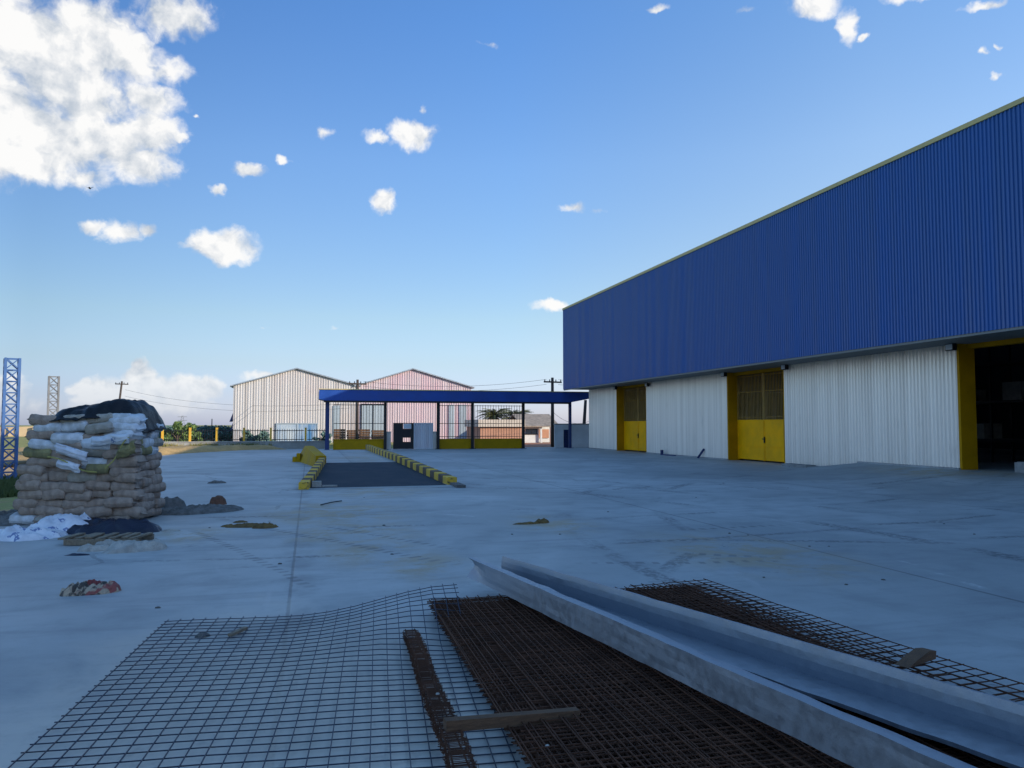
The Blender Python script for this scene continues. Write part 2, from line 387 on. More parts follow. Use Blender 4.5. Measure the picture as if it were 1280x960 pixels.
def soil_mat():
    m, t, b = newmat('soil and rough grass')
    co = t.n('ShaderNodeTexCoord').outputs['Object']
    sep = t.n('ShaderNodeSeparateXYZ', ins={0: co}); x, y = sep.outputs[0], sep.outputs[1]
    n1 = t.noise(co, .07, 5, .6); n2 = t.noise(co, .9, 5, .65); n3 = t.noise(co, 6, 4, .6)
    soil = t.mix(t.sstep(n2, .35, .7), (.42,.27,.12), (.50,.36,.19))
    soil = t.mix(t.math('MULTIPLY', t.sstep(n3, .45, .75), .5), soil, (.22,.13,.07))
    gr = t.mix(t.sstep(n2, .3, .7), (.16,.17,.04), (.30,.28,.08))
    far = t.sstep(t.math('ADD', y, t.math('MULTIPLY', t.math('SUBTRACT', n2, .5), 12)), 50, 62)
    k = t.math('MULTIPLY', far, t.sstep(n1, .25, .4), clamp=True)
    near = t.math('SUBTRACT', 1.0, t.sstep(t.math('ADD', y, t.math('MULTIPLY', t.math('SUBTRACT', n2, .5), 5)), 22, 27))
    k = t.math('MAXIMUM', k, t.math('MULTIPLY', near, t.sstep(n2, .3, .5)))
    c = t.mix(k, soil, gr)
    c = t.mix(t.sstep(x, 6, 12), c, (.27,.13,.08))
    t.t.links.new(c, b.inputs['Base Color']); b.inputs['Roughness'].default_value = .95
    bn = t.n('ShaderNodeBump', ins={'Strength': .6, 'Distance': .12, 'Height': t.noise(co, 3, 6, .65)})
    t.t.links.new(bn.outputs[0], b.inputs['Normal']); return m
M['soil'] = soil_mat()
M['dirt'] = mat('tan dirt bank', (.46,.31,.13), .95, 0, .45, 1.2, col2=(.30,.21,.09), bump=.8, bscale=5, fine=.3)

# ---------------------------------------------------------------- setting: terrain, slab, apron
YARD_L = [(-5.0,-30),(-5.0,12.5),(-5.3,17),(-6.4,30),tuple(G(201,569.5)[:2]),tuple(G(250,565)[:2]),tuple(G(312,561.5)[:2])]
def yard_left(y):
    for (x0,y0),(x1,y1) in zip(YARD_L, YARD_L[1:]):
        if y0 <= y <= y1: return x0 + (x1-x0)*(y-y0)/(y1-y0)
    return -3.0 if y > 0 else -5.0
def terrain_h(x, y):
    h = -.14
    t = smooth(0, 5, yard_left(min(y,53)) - .3 - x) if y < 75 else smooth(-2, 4, -x - 4)
    h += -.34*t
    h += .05*fbm(x*.25, y*.25)*t
    return h
def axis(lo, hi, dense_lo, dense_hi, step):
    a = []; v = dense_lo
    while v < dense_hi: a.append(v); v += step
    s = step; v = dense_lo
    left = []
    while v > lo: s *= 1.35; v -= s; left.append(v)
    s = step; v = a[-1]; right = []
    while v < hi: s *= 1.35; v += s; right.append(v)
    return left[::-1] + a + right
b = MB(); xs = axis(-2500,2500,-36,24,.8); ys = axis(-400,4000,-4,90,.8)
b.grid([[(x,y,terrain_h(x,y)) for x in xs] for y in ys])
struct(b.build('terrain', M['soil'], smoothed=True))
b = MB()
poly = YARD_L + [(-1.0,54.4),(60,54.4),(60,-30)]
b.prism(poly, 'z', -.12, 0.0)
b.f = [b.f[1]] + b.f[2:]; b.m = b.m[1:]
struct(b.build('yard', M['concrete']))
# sloped apron up to the big open door
ap = MB(); y1 = atX(1074,579,19.0).y
ap.add([(14.5,-25,.004),(19.0,-25,.30),(19.0,y1,.30),(14.5,y1,.004),(14.5,-25,-.02),(19.0,-25,-.02),(19.0,y1,-.02),(14.5,y1,-.02)],
       [(0,1,2,3),(2,1,5,6),(3,2,6,7),(0,3,7,4),(1,0,4,5)])
ap.box((19.0,-25,-.02),(30,y1-.9,.30))
struct(ap.build('apron', M['concrete']))
# dirt bank along the far fence
b = MB(); rows = []
for i in range(60):
    X = -16 + i*.28; rows.append([])
    ye = 56.0
    for j in range(14):
        v = j/13
        y0 = 44 if X < -8 else (45.2 + (X+7.8)/3.9*8.4 if X < -3.9 else 53.6)
        y0 = min(y0, 54.6) - .6
        yy = y0 + (ye-y0)*v
        z = -.12 + .42*smooth(.0,.35,v) * (1 - .25*smooth(.5,1,v)) * (1-smooth(-3.4,-.6,X)) + .10*fbm(X*.9, yy*.9)
        rows[-1].append((X,yy,z))
b.grid(rows); b.f = [f[::-1] for f in b.f]
struct(b.build('dirt_bank', M['dirt'], smoothed=True))

# ---------------------------------------------------------------- the blue warehouse
BX, WX, Y0, Y1, ZS, ZT = 17.1, 19.0, -25.0, 50.8, 4.10, 9.66
YT = 11.0
wh = thing('warehouse', 'huge blue ribbed steel warehouse with silver lower wall and yellow doors', 'warehouse', (WX, Y1, 0))
b = MB(); b.corr((BX,Y0), (BX,Y1), ZS, ZT, .125, .032, -1)
b.corr((BX,Y1), (46,Y1), ZS, ZT, .125, .032, -1); b.f = b.f
b.build('blue_cladding', M['blue_sheet'], wh)
b = MB(); b.box((BX-.06,Y0,ZT),(BX+.22,Y1+.04,ZT+.13)); b.box((BX+.223,Y1-.2,ZT),(46,Y1+.04,ZT+.13))
b.build('roof_trim', M['tan_trim'], wh)
b = MB(); b.box((BX+.004,Y0,ZS-.002),(WX+.3,Y1-.004,ZS+.06)); b.box((BX+.01,Y0,ZS-.07),(BX+.06,Y1,ZS-.004))
b.build('soffit', M['soffit'], wh)
b = MB(); b.add([(BX+.25,Y0,ZT-.3),(BX+.25,Y1-.25,ZT-.3),(32,Y1-.25,ZT+1.1),(32,Y0,ZT+1.1),(46,Y0,ZT-.3),(46,Y1-.25,ZT-.3)],[(0,3,2,1),(3,4,5,2)])
b.build('roof', M['soffit'], wh)
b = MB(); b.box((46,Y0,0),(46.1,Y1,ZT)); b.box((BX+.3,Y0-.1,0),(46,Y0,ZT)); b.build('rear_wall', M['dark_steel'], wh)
b = MB(); b.box((17.4,Y0,ZT+.15),(34,YT,13.4)); b.build('added_shade_block', M['blue_sheet'], wh)  # unseen taller section, added to keep the sack pile shaded
WAVE = ((0,0),(.14,.08),(.28,.5),(.40,.92),(.52,1),(.64,.92),(.76,.5),(.88,.08))
segs = [(Y0,14.3,.31),(19.02,27.85,0),(32.32,41.3,0),(45.8,Y1,0)]
for (a, c, zb) in segs:
    b = MB(); b.corr((WX,a),(WX,c), .30 if zb else .06, ZS, .155, .055, -1, 0, WAVE)
    if a == 19.02:
        b = MB(); b.corr((WX,a),(WX,y1), .35, ZS, .155, .055, -1, 0, WAVE); b.corr((WX,y1),(WX,c), .06, ZS, .155, .055, -1, 0, WAVE)
    b.build('silver_wall', M['silver'], wh)
b = MB()
for a, c in ((19.0,y1),(14.3-40,14.3)): b.box((WX-.10,a,.25),(WX+.02,c,.345))
for a, c in ((y1,27.85),(32.3,41.3),(45.8,Y1)): b.box((WX-.07,a,-.02),(WX+.02,c,.055))
b.build('wall_plinth', M['grey_wall'], wh)
b = MB(); b.corr((WX,Y1),(46,Y1), 0, ZS, .155, .055, -1, 0, WAVE); b.build('end_wall', M['silver'], wh)
def door(ya, yb, z0, closed=True):
    fr = MB(); w = .16; dx = .46
    fr.box((WX-.02,yb-.05,z0),(WX+dx+.1,yb+.04,ZS-.003)); fr.box((WX-.02,ya-.04,z0),(WX+dx+.1,ya+.05,ZS-.003))
    fr.box((WX+.30,ya+.05,ZS-.14),(WX+dx+.1,yb-.05,ZS-.004))
    f = fr.build('door_frame', M['shaded_yellow'], wh)
    if not closed: return f
    X = WX+dx; ym = (ya+yb)/2; zsplit = 1.88
    d = MB()
    for (p, q) in ((ya+.06,ym-.012),(ym+.012,yb-.06)):
        h = (zsplit-.09)/3
        d.box((X+.025,p,.07),(X+.05,q,zsplit-.03))
        for k in range(3): d.box((X+.002,p+.03,.07+k*h+.012),(X+.026,q-.04,.07+(k+1)*h-.025))
        for yy in (p,q-.05): d.box((X-.012,yy,.05),(X+.03,yy+.05,zsplit))
        d.box((X-.012,p+.05,zsplit-.05),(X+.03,q-.05,zsplit))
    dd = d.build('door', M['yellow'], wh)
    h = MB(); h.box((X-.06,ym-.09,.85),(X-.014,ym-.05,1.12)); h.box((X-.05,ym-.1,1.0),(X-.013,ym+.10,1.04))
    h.build('door_latch', M['dark_steel'], dd)
    g = MB()
    for (p, q) in ((ya+.06,ym-.012),(ym+.012,yb-.06)):
        n = 19
        for k in range(n+1):
            yy = p + (q-p)*k/n; wd = .05 if k in (0,n) else .028
            yy = min(max(yy, p+wd/2), q-wd/2)
            g.box((X-.005,yy-wd/2,zsplit+.003),(X+.02,yy+wd/2,ZS-.145))
        for zz in (zsplit+.10, zsplit+1.25, ZS-.25): g.box((X+.02,p,zz),(X+.04,q,zz+.035))
    g.build('grille', M['grille'], dd)
    return f

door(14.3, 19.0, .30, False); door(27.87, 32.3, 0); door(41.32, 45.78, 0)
# things at the foot of the facade and in the open door
def floodlight(px, py, lab):
    p = atX(px, py, WX-.25)
    t = thing('floodlight', lab, 'floodlight', (p.x,p.y,p.z), 'floodlights under the soffit')
    h = MB(); h.box((p.x-.08,p.y-.15,p.z-.10),(p.x+.06,p.y+.15,p.z+.10)); h.box((p.x+.06,p.y-.1,p.z-.07),(p.x+.11,p.y+.1,p.z+.07))
    h.build('housing', M['black'], t)
    l = MB(); l.box((p.x-.095,p.y-.12,p.z-.08),(p.x-.08,p.y+.12,p.z+.08)); l.build('lens', M['lens'], t)
    a = MB(); a.beam((p.x,p.y,p.z+.1),(p.x,p.y,ZS-.003),.03,.03); a.build('bracket', M['black'], t)
floodlight(1189,434,'small floodlight under the blue soffit beside the big dark open doorway')
floodlight(981,459,'small floodlight at the near corner of the wider middle yellow door')
floodlight(905,468,'small floodlight at the far corner of the wider middle yellow door')
floodlight(809,481,'small floodlight at the near corner of the farthest yellow door')
floodlight(769,485,'small floodlight at the far corner of the farthest yellow door')
g = G(1045,583)
b = MB(); b.box((18.3,g.y-.8,0),(18.75,g.y+.75,.11)); b.box((18.35,g.y-1.7,0),(18.7,g.y-.803,.07))
tag(b.build('concrete_slab', M['concrete_block'], org=(18.5,g.y,0)), 'low broken concrete slab lying against the silver wall by the apron', 'slab')
b = MB(); b.box((19.5,16.9,.30),(19.9,17.65,.58)); b.box((19.55,16.95,.58),(19.62,17.6,.60))
tag(b.build('concrete_block', M['concrete_block'], org=(19.7,17.3,.3)), 'pale concrete block on the floor of the big dark doorway', 'block')
b = MB(); b.box((19.4,15.6,.30),(19.7,16.7,.40))
tag(b.build('timber_baulk', M['wood'], org=(19.6,16.2,.3)), 'low timber baulk on the doorway floor right of the pale block', 'timber')
b = MB()
p = atX(826,568.5,18.6); b.box((p.x,p.y-.08,0),(p.x+.12,p.y+.06,.28)); b.box((p.x,p.y-1.6,.0),(p.x+.1,p.y-.083,.05))
tag(b.build('pipe_offcut', M['navy_steel'], org=(p.x,p.y,0)), 'short dark pipe elbow standing at the foot of the silver wall', 'pipe')
b = MB(); p = atX(871,572,18.55); b.beam((p.x+.05,p.y,0),(p.x+.36,p.y-.08,.46),.04,.10)
tag(b.build('board', M['navy_steel'], org=(p.x,p.y,0)), 'dark narrow board leaning on the silver wall between the yellow doors', 'board')
# dim rack inside
rk = thing('storage_rack', 'dim steel storage rack holding boxes inside the dark doorway', 'rack', (26,25,.3))
for yy in (21.5,24.5,27.5):
    for xx in (26,27):
        b = MB(); b.box((xx,yy,.0),(xx+.08,yy+.08,5)); b.build('upright', M['dark_steel'], rk)
for z in (1.0,2.5,4.0):
    b = MB(); b.box((25.9,21.4,z),(27.2,27.7,z+.1)); b.build('shelf', M['dark_steel'], rk)
for i,(yy,z,h) in enumerate(((23.2,2.6,.7),(25.6,2.6,.5),(24.9,1.1,.6))):
    b = MB(); b.box((26.05,yy,z),(26.95,yy+.8,z+h))
    tag(b.build('carton', M['concrete_block'], org=(26.5,yy,z)), ('dim carton at the upper left of the rack inside the dark doorway','dim low carton at the upper right of the rack inside the dark doorway','dim carton on the lower shelf of the rack inside the dark doorway')[i], 'carton', 'cartons on the dim rack')

# ---------------------------------------------------------------- gate canopy
YC = 51.25; XL = atY(399,487,YC).x; zt = atY(420,487,YC).z; zb = atY(420,500.5,YC).z
cn = thing('gate_canopy', 'long blue flat roofed gate canopy on slim dark posts', 'canopy', (XL,YC,0))
b = MB(); b.prism([(XL,zb+.08),(XL+.35,zb),(17.85,zb),(19.4,zb+.30),(19.4,zt),(XL,zt)], 'y', YC, YC+.12); b.build('fascia', M['blue_paint'], cn)
b = MB(); b.box((XL-.03,YC-.05,zt),(19.4,YC+.14,zt+.05)); b.build('edge_trim', M['tan_trim'], cn)
b = MB(); b.prism([(XL,zb+.1),(XL+.35,zb+.02),(17.85,zb+.02),(19.4,zb+.32),(19.4,zt-.1),(XL,zt-.1)], 'y', YC+.123, YC+2.6); b.build('roof', M['navy_steel'], cn)
b = MB(); b.box((XL+.3,YC+.05,zb-.12),(17.8,YC+.25,zb-.003)); b.build('edge_beam', M['black'], cn)
YP = 51.9
for px, mt in ((409,'navy_steel'),(481.5,'black'),(547.5,'black'),(590.5,'black'),(654,'black'),(712.5,'navy_steel')):
    x = atY(px,540,YP).x; w = .09 if px > 420 else .13
    b = MB(); b.box((x-w,YP-w,0),(x+w,YP+w,zb+.018)); b.box((x-.2,YP-.2,0),(x+.2,YP+.2,.03)); b.build('post', M[mt], cn)
def grille_wall(pa, pb, label):
    Y = 52.15; xa, xb = atY(pa,550,Y).x, atY(pb,550,Y).x
    t = thing('railing_wall', label, 'railing', ((xa+xb)/2,Y,0), 'barred yellow walls under the canopy')
    b = MB(); b.box((xa,Y-.08,0),(xb,Y+.08,.64)); b.box((xa-.02,Y-.11,.64),(xb+.02,Y+.11,.69)); b.build('low_wall', M['yellow_wall'], t)
    b = MB(); n = round((xb-xa)/.19)
    for k in range(n+1):
        x = xa+.02+(xb-xa-.04)*k/n; b.box((x-.013,Y-.013,.69),(x+.013,Y+.013,3.02))
    for z in (.82,1.72,2.95): b.box((xa,Y+.014,z),(xb,Y+.04,z+.04))
    b.build('bars', M['bar'], t)

grille_wall(416.5,480,'barred dull yellow wall under the canopy left of the black gate')
grille_wall(549,589,'short barred dull yellow wall under the canopy right of the white gate')
grille_wall(593,653,'barred dull yellow wall under the canopy in front of the salmon building')
Y = 52.15
xa, xb, xc = atY(491.5,545,Y).x, atY(517,545,Y).x, atY(541.5,545,Y).x; gt = atY(500,528.6,Y).z
t = thing('gate', 'black sheet gate leaf with two small cut openings', 'gate', (xa,Y,0))
b = MB(); w = xb-xa; ax, bx2 = xa+w*.48, xa+w*.84
b.box((xa,Y-.03,.03),(ax,Y+.03,gt)); b.box((bx2,Y-.03,.03),(xb,Y+.03,gt))
for z0, z1 in ((.03,.50),(.78,1.38)): b.box((ax,Y-.029,z0),(bx2,Y+.029,z1))
b.box((ax,Y-.029,gt-.05),(bx2,Y+.029,gt)); b.build('leaf', M['black'], t)
b = MB(); b.box((ax+.02,Y-.05,1.39),(bx2+.05,Y-.031,gt-.06)); b.build('notice', M['white_paint'], t)
t2 = thing('gate', 'pale sheet gate leaf with faded pink stripes beside the black leaf', 'gate', (xb,Y,0))
b = MB(); b.corr((xb+.05,Y+.02),(xc-.05,Y+.02),.05,gt-.04,.14,.02,1); b.build('leaf', M['gate_white'], t2)
b = MB(); b.box((xb+.01,Y-.03,.03),(xb+.06,Y+.03,gt)); b.box((xc-.06,Y-.03,.03),(xc,Y+.03,gt)); b.box((xb+.06,Y-.03,gt-.05),(xc-.06,Y+.03,gt)); b.box((xb+.06,Y-.03,.03),(xc-.06,Y+.03,.08))
b.build('leaf_frame', M['white_paint'], t2)
for px, lab in ((485.5,'pale slim gate pillar left of the black leaf'),(544.2,'grey slim gate pillar right of the pale leaf')):
    x = atY(px,545,Y).x; b = MB(); b.box((x-.16,Y-.14,0),(x+.16,Y+.14,1.15)); b.box((x-.18,Y-.16,1.15),(x+.18,Y+.16,1.2))
    tag(b.build('gate_pillar', M['cream'], org=(x,Y,0)), lab, 'pillar')
# pale wall with vent lattice by the warehouse corner
Yw = 53.0; xa, xb = atY(693.5,545,Yw).x, 21.5
t = thing('boundary_wall', 'pale blue white wall between canopy post and warehouse corner', 'wall', (xa,Yw,0))
b = MB(); vx0, vx1 = atY(704.5,545,Yw).x, atY(711.5,545,Yw).x
b.box((xa,Yw,0),(vx0,Yw+.15,1.66)); b.box((vx1,Yw,0),(xb,Yw+.15,1.66)); b.box((vx0,Yw,1.3),(vx1,Yw+.15,1.66)); b.build('masonry', M['white_paint'], t)
b = MB(); b.box((xa-.04,Yw-.04,1.66),(xb,Yw+.19,1.74)); b.build('coping', M['grey_wall'], t)
b = MB()
for k in range(4): b.box((vx0+(vx1-vx0)*k/3-.025,Yw+.03,0),(vx0+(vx1-vx0)*k/3+.025,Yw+.1,1.3))
for k in range(8): b.box((vx0,Yw+.031,.02+k*.18),(vx1,Yw+.099,.05+k*.18))
b.box((vx0-.05,Yw+.152,0),(vx1+.05,Yw+.2,1.4)); b.build('vent_lattice', M['navy_steel'], t)

# ---------------------------------------------------------------- boundary fence on the left
Yf = 56.0
fe = thing('boundary_fence', 'low grey wall with yellow posts and dark bar railing', 'fence', (-6,Yf,0))
b = MB(); b.box((-15,Yf-.1,-.4),(1.4,Yf+.1,.46)); b.box((-15,Yf-.13,.46),(1.4,Yf+.13,.52)); b.build('low_wall', M['grey_wall'], fe)
pxs = [168,203,237.5,271,305,338.5,382]
X = [atY(p,545,Yf).x for p in pxs] + [1.3]
for x in X[:-1]:
    b = MB(); b.box((x-.065,Yf-.085,.523),(x+.065,Yf+.085,1.42)); b.box((x-.08,Yf-.10,1.42),(x+.08,Yf+.10,1.45)); b.build('post', M['yellow_post'], fe)
for xa, xb in zip(X, X[1:]):
    b = MB(); n = round((xb-xa-.2)/.16)
    for k in range(1,n):
        x = xa+.1+(xb-xa-.2)*k/n; b.box((x-.016,Yf-.016,.523),(x+.016,Yf+.016,1.36))
    for z in (.60,1.22): b.box((xa+.1,Yf+.017,z),(xb-.1,Yf+.045,z+.05))
    b.build('railing', M['dark_steel'], fe)

# ---------------------------------------------------------------- two gabled halls beyond the fence
Yh = 80.0
def hall(pl, pa, pr, ye, ya, yer, mt, label):
    l, a, r = atY(pl,ye,Yh), atY(pa,ya,Yh), atY(pr,yer,Yh)
    t = thing('gabled_hall', label, 'hall', (a.x,Yh,-.3))
    def top(u):
        x = l.x+u
        return l.z+(a.z-l.z)*(x-l.x)/(a.x-l.x) if x < a.x else a.z+(r.z-a.z)*(x-a.x)/(r.x-a.x)
    b = MB(); b.corr((l.x,Yh),(r.x,Yh),-.3,top,.25,.035,1); b.build('front_wall', M[mt], t)
    b = MB(); b.box((l.x,Yh+.06,-.3),(l.x+.1,Yh+35,l.z-.05)); b.box((r.x-.1,Yh+.06,-.3),(r.x,Yh+35,r.z-.05)); b.build('side_walls', M['hall_white'], t)
    b = MB(); o = .35
    for p, q in ((l,a),(r,a)):
        dd = (q-p).normalized()*o
        p2 = p-dd
        b.add([(p2.x,Yh-.25,p2.z+.02),(q.x,Yh-.25,q.z+.02),(q.x,Yh+35,q.z+.02),(p2.x,Yh+35,p2.z+.02),
               (p2.x,Yh-.25,p2.z+.14),(q.x,Yh-.25,q.z+.14),(q.x,Yh+35,q.z+.14),(p2.x,Yh+35,p2.z+.14)],
              [(0,3,2,1),(4,5,6,7),(0,1,5,4),(1,2,6,5),(2,3,7,6),(3,0,4,7)])
    b.build('roof', M['galv'], t)
    return t
def panel(t, x0, y0, x1, y1, name, mt, dy=.09, frame=None):
    p, q = atY(x0,y1,Yh), atY(x1,y0,Yh)
    b = MB(); b.box((p.x,Yh-dy,p.z),(q.x,Yh-.052,q.z)); o = b.build(name, M[mt], t)
    if frame:
        b = MB(); w = .09
        b.box((p.x-w,Yh-dy-.04,q.z),(q.x+w,Yh-.055,q.z+w))
        for x in (p.x-w,q.x,(p.x+q.x)/2-w/2): b.box((x,Yh-dy-.04,p.z),(x+w,Yh-dy-.002,q.z-.002))
        b.build('frame', M[frame], o)
    return o
h1 = hall(292,371,446.5,482.5,461.5,482.5,'hall_white','white ribbed gabled hall with low framed shutter at left')
panel(h1,346,530,396,560,'shutter','blue_goods',.12,'grey_panel')
panel(h1,416,507,425,545,'panel','grey_panel')
p = atY(289,513,Yh)
b = MB()
for zz, k in ((515,0),(527,1)):
    q = atY(292,zz,Yh); b.prism([(q.x-.04,q.z),(q.x-.04,q.z-.75),(q.x-.40,q.z-.95)],'y',Yh+.2,Yh+3)
b.build('awning', M['navy_steel'], h1)
h2 = hall(446.8,516,589,482.5,462,484.5,'hall_pink','pinkish ribbed gabled hall behind the middle of the canopy')
panel(h2,452,506,480.5,546,'panel','grey_panel',.1,'dark_steel')
panel(h2,561,506,568,548,'panel','grey_panel'); panel(h2,574,506,583,548,'panel','grey_panel')
# stacked timber between fence and halls
for i, (p0, p1, hgt) in enumerate(((417,432,1.30),(434,447,1.22),(449,463,1.28),(465,481,1.2))):
    a, c = atY(p0,545,68), atY(p1,545,68); b = MB()
    nl = 7
    for k in range(nl):
        for j in range(3):
            z = -.15+k*(hgt+.15)/nl
            b.box((a.x+random.uniform(0,.08),68+j*.5,z),(c.x-random.uniform(0,.08),68.46+j*.5,z+(hgt+.15)/nl-.03))
    tag(b.build('timber_stack', M['wood'], org=((a.x+c.x)/2,68,-.15)),
        ('first','second','third','fourth')[i]+' brown timber stack from the left behind the barred yellow wall', 'timber stack', 'timber stacks by the hall')

# ---------------------------------------------------------------- low buildings, palms and poles at the far right
Yb = 68.0
xa, xb = atY(600,540,Yb).x, atY(653,540,Yb).x
t = thing('salmon_building', 'low salmon building with broad cream parapet behind the bars', 'building', (xa,Yb,-.2))
zt1, zt0 = atY(620,524.5,Yb).z, atY(620,533.5,Yb).z
b = MB(); b.box((xa,Yb,-.2),(xb,Yb+6,zt0)); b.build('wall', M['pink_wall'], t)
b = MB(); b.box((xa-.2,Yb-.25,zt0+.002),(xb+.2,Yb+6.2,zt1)); b.build('parapet', M['cream'], t)
Yk = 74.0
xa, xb = atY(655,540,Yk).x, atY(693,540,Yk).x
ze, zr = atY(670,533,Yk).z, atY(670,518.5,Yk).z
t = thing('tiled_house', 'small house with grey brown tiled roof and dark window', 'house', (xa,Yk,-.2))
b = MB(); b.box((xa,Yk,-.2),(xa+1.55,Yk+6,ze-.003)); b.box((xa+1.55,Yk+1.6,-.2),(xb,Yk+6,ze-.004)); b.build('wall', M['white_paint'], t)
b = MB(); b.add([(xa-.4,Yk-.6,ze-.05),(xb+.4,Yk-.6,ze-.05),(xb+.4,Yk+3,zr),(xa-.4,Yk+3,zr),(xb+.4,Yk+6.6,ze-.05),(xa-.4,Yk+6.6,ze-.05),
   (xa-.4,Yk-.6,ze+.06),(xb+.4,Yk-.6,ze+.06),(xb+.4,Yk+3,zr+.12),(xa-.4,Yk+3,zr+.12),(xb+.4,Yk+6.6,ze+.06),(xa-.4,Yk+6.6,ze+.06)],
   [(0,1,7,6),(6,7,8,9),(9,8,10,11),(0,3,2,1),(3,5,4,2),(1,2,8,7),(2,4,10,8),(0,6,9,3),(3,9,11,5),(4,5,11,10)]); b.build('roof', M['tile'], t)
b = MB(); b.box((xa+.15,Yk-.05,.75),(xa+1.4,Yk-.003,ze-.25)); w = b.build('window', M['glass'], t)
b = MB(); b.box((xa+.1,Yk-.08,.68),(xa+1.45,Yk-.003,.745)); b.box((xa+.75,Yk-.08,.75),(xa+.8,Yk-.052,ze-.25)); b.build('window_frame', M['dark_steel'], w)
for xq in (xa+1.62,xb-.2):
    b = MB(); b.box((xq,Yk-.3,-.2),(xq+.18,Yk-.1,ze-.055)); b.build('porch_post', M['white_paint'], t)
b = MB(); b.box((xa+1.56,Yk+1.5,.3),(xb-.1,Yk+1.597,ze-.3)); b.build('brick_panel', M['pink_wall'], t)
def utility_pole(px, top, base_d, lean, label, arm=True, arm_w=1.5):
    p = atD(px, top, base_d); z0 = -.4; L = p.z-z0
    bx = p.x - lean*L
    t = thing('utility_pole', label, 'pole', (bx,p.y,z0))
    b = MB(); b.tube([(bx,p.y,z0),(p.x,p.y,p.z)],[.16,.11],8); b.build('shaft', M['pole'], t, True)
    if arm:
        b = MB(); b.beam((p.x-arm_w/2,p.y-.1,p.z-.35),(p.x+arm_w/2,p.y-.1,p.z-.38),.1,.12)
        ar = b.build('crossarm', M['pole'], t)
        for k in (-.9,-.35,.35,.9):
            b = MB(); b.tube([(p.x+k*arm_w/2,p.y-.1,p.z-.33),(p.x+k*arm_w/2,p.y-.1,p.z-.15)],[.05,.035],6); b.build('insulator', M['glass'], ar)
    return Vector((p.x,p.y,p.z-.15))
q1 = utility_pole(447,474.5,66,.0,'wooden utility pole between the two gabled halls')
q2 = utility_pole(690.5,472,62,0,'tall dark utility pole rising behind the right end of the canopy')
q3 = utility_pole(732,500,60,.07,'leaning utility pole between canopy post and warehouse corner', False)
q4 = utility_pole(152.5,476.5,95,.09,'leaning utility pole with crossarm above the tarp covered sack pile')
def cable(name, p, q, sag, label, r=.014):
    pts = []
    for k in range(17):
        u = k/16; v = p.lerp(q,u); v.z -= 4*sag*u*(1-u); pts.append(v)
    b = MB(); b.tube(pts, r, 4)
    tag(b.build(name, M['black'], org=p), label, 'cable', 'overhead cables')
for k, (dz, lab) in enumerate(((0,'topmost thin power cable running above the canopy'),(-.4,'second thin power cable below the topmost above the canopy'))):
    cable('power_cable', q1+Vector((.5,0,dz)), q2+Vector((-.5,0,dz)), .5, lab)
    cable('power_cable', q2+Vector((.5,0,dz)), q2+Vector((26,6,dz-.4)), .5, ('upper','lower')[k]+' thin power cable right of the tall dark pole')
    cable('power_cable', q4+Vector((.4,0,-.9+dz*2)), q1+Vector((-.6,0,dz-1.9)), .9, ('upper','lower')[k]+' thin power cable behind the sack pile toward the white hall')
cable('power_cable', q2+Vector((0,0,-2.6)), q3+Vector((.3,0,-1.5)), .5, 'slack cable under the canopy between tall pole and leaning pole')
def palm(px, py, d, hgt, label, n=60, seed=1):
    rnd = random.Random(seed); p = atD(px,py,d); p.z = -.3
    t = thing('palm_tree', label, 'palm', p)
    b = MB(); b.tube([p, p+Vector((.1,0,hgt*.5)), p+Vector((.15,0,hgt))],[.28,.22,.2],8); b.build('trunk', M['trunk'], t, True)
    top = p+Vector((.15,0,hgt))
    for kind, cnt in (('palm',n),('palm_dead',n)):
        b = MB()
        for k in range(cnt):
            az = rnd.uniform(0,2*math.pi); el = rnd.uniform(-.1,1.2) if kind == 'palm' else rnd.uniform(-1.2,-.2)
            L = rnd.uniform(1.6,2.3) if kind == 'palm' else rnd.uniform(1.0,1.6); pts = []
            for i in range(8):
                u = i/7; r = L*u*math.cos(el*(1-.5*u)); z = L*u*math.sin(el) - .9*L*u*u*.55
                pts.append(top+Vector((math.cos(az)*r,math.sin(az)*r,z)))
            b.tube(pts,[.03]*7+[.01],4)
            for i in range(1,8):
                for s in (-1,1):
                    for h in (0,.5):
                        a = pts[i-1].lerp(pts[i],h); d2 = (pts[i]-pts[i-1]).normalized(); sd = Vector((-math.sin(az),math.cos(az),0))*s
                        e = a + (sd*.8+d2*.8+Vector((0,0,-.35)))*.42*(1-.5*i/8)
                        w = d2*.05
                        b.add([a-w,a+w,e],[(0,1,2)])
        b.build('crown' if kind == 'palm' else 'dead_skirt', M[kind], t)
palm(616,540,84,2.9,'squat palm with brown dead skirt behind the cream parapet',64,3)
palm(642,540,82,2.7,'squat palm right of its twin with fronds reaching past the bars',64,5)

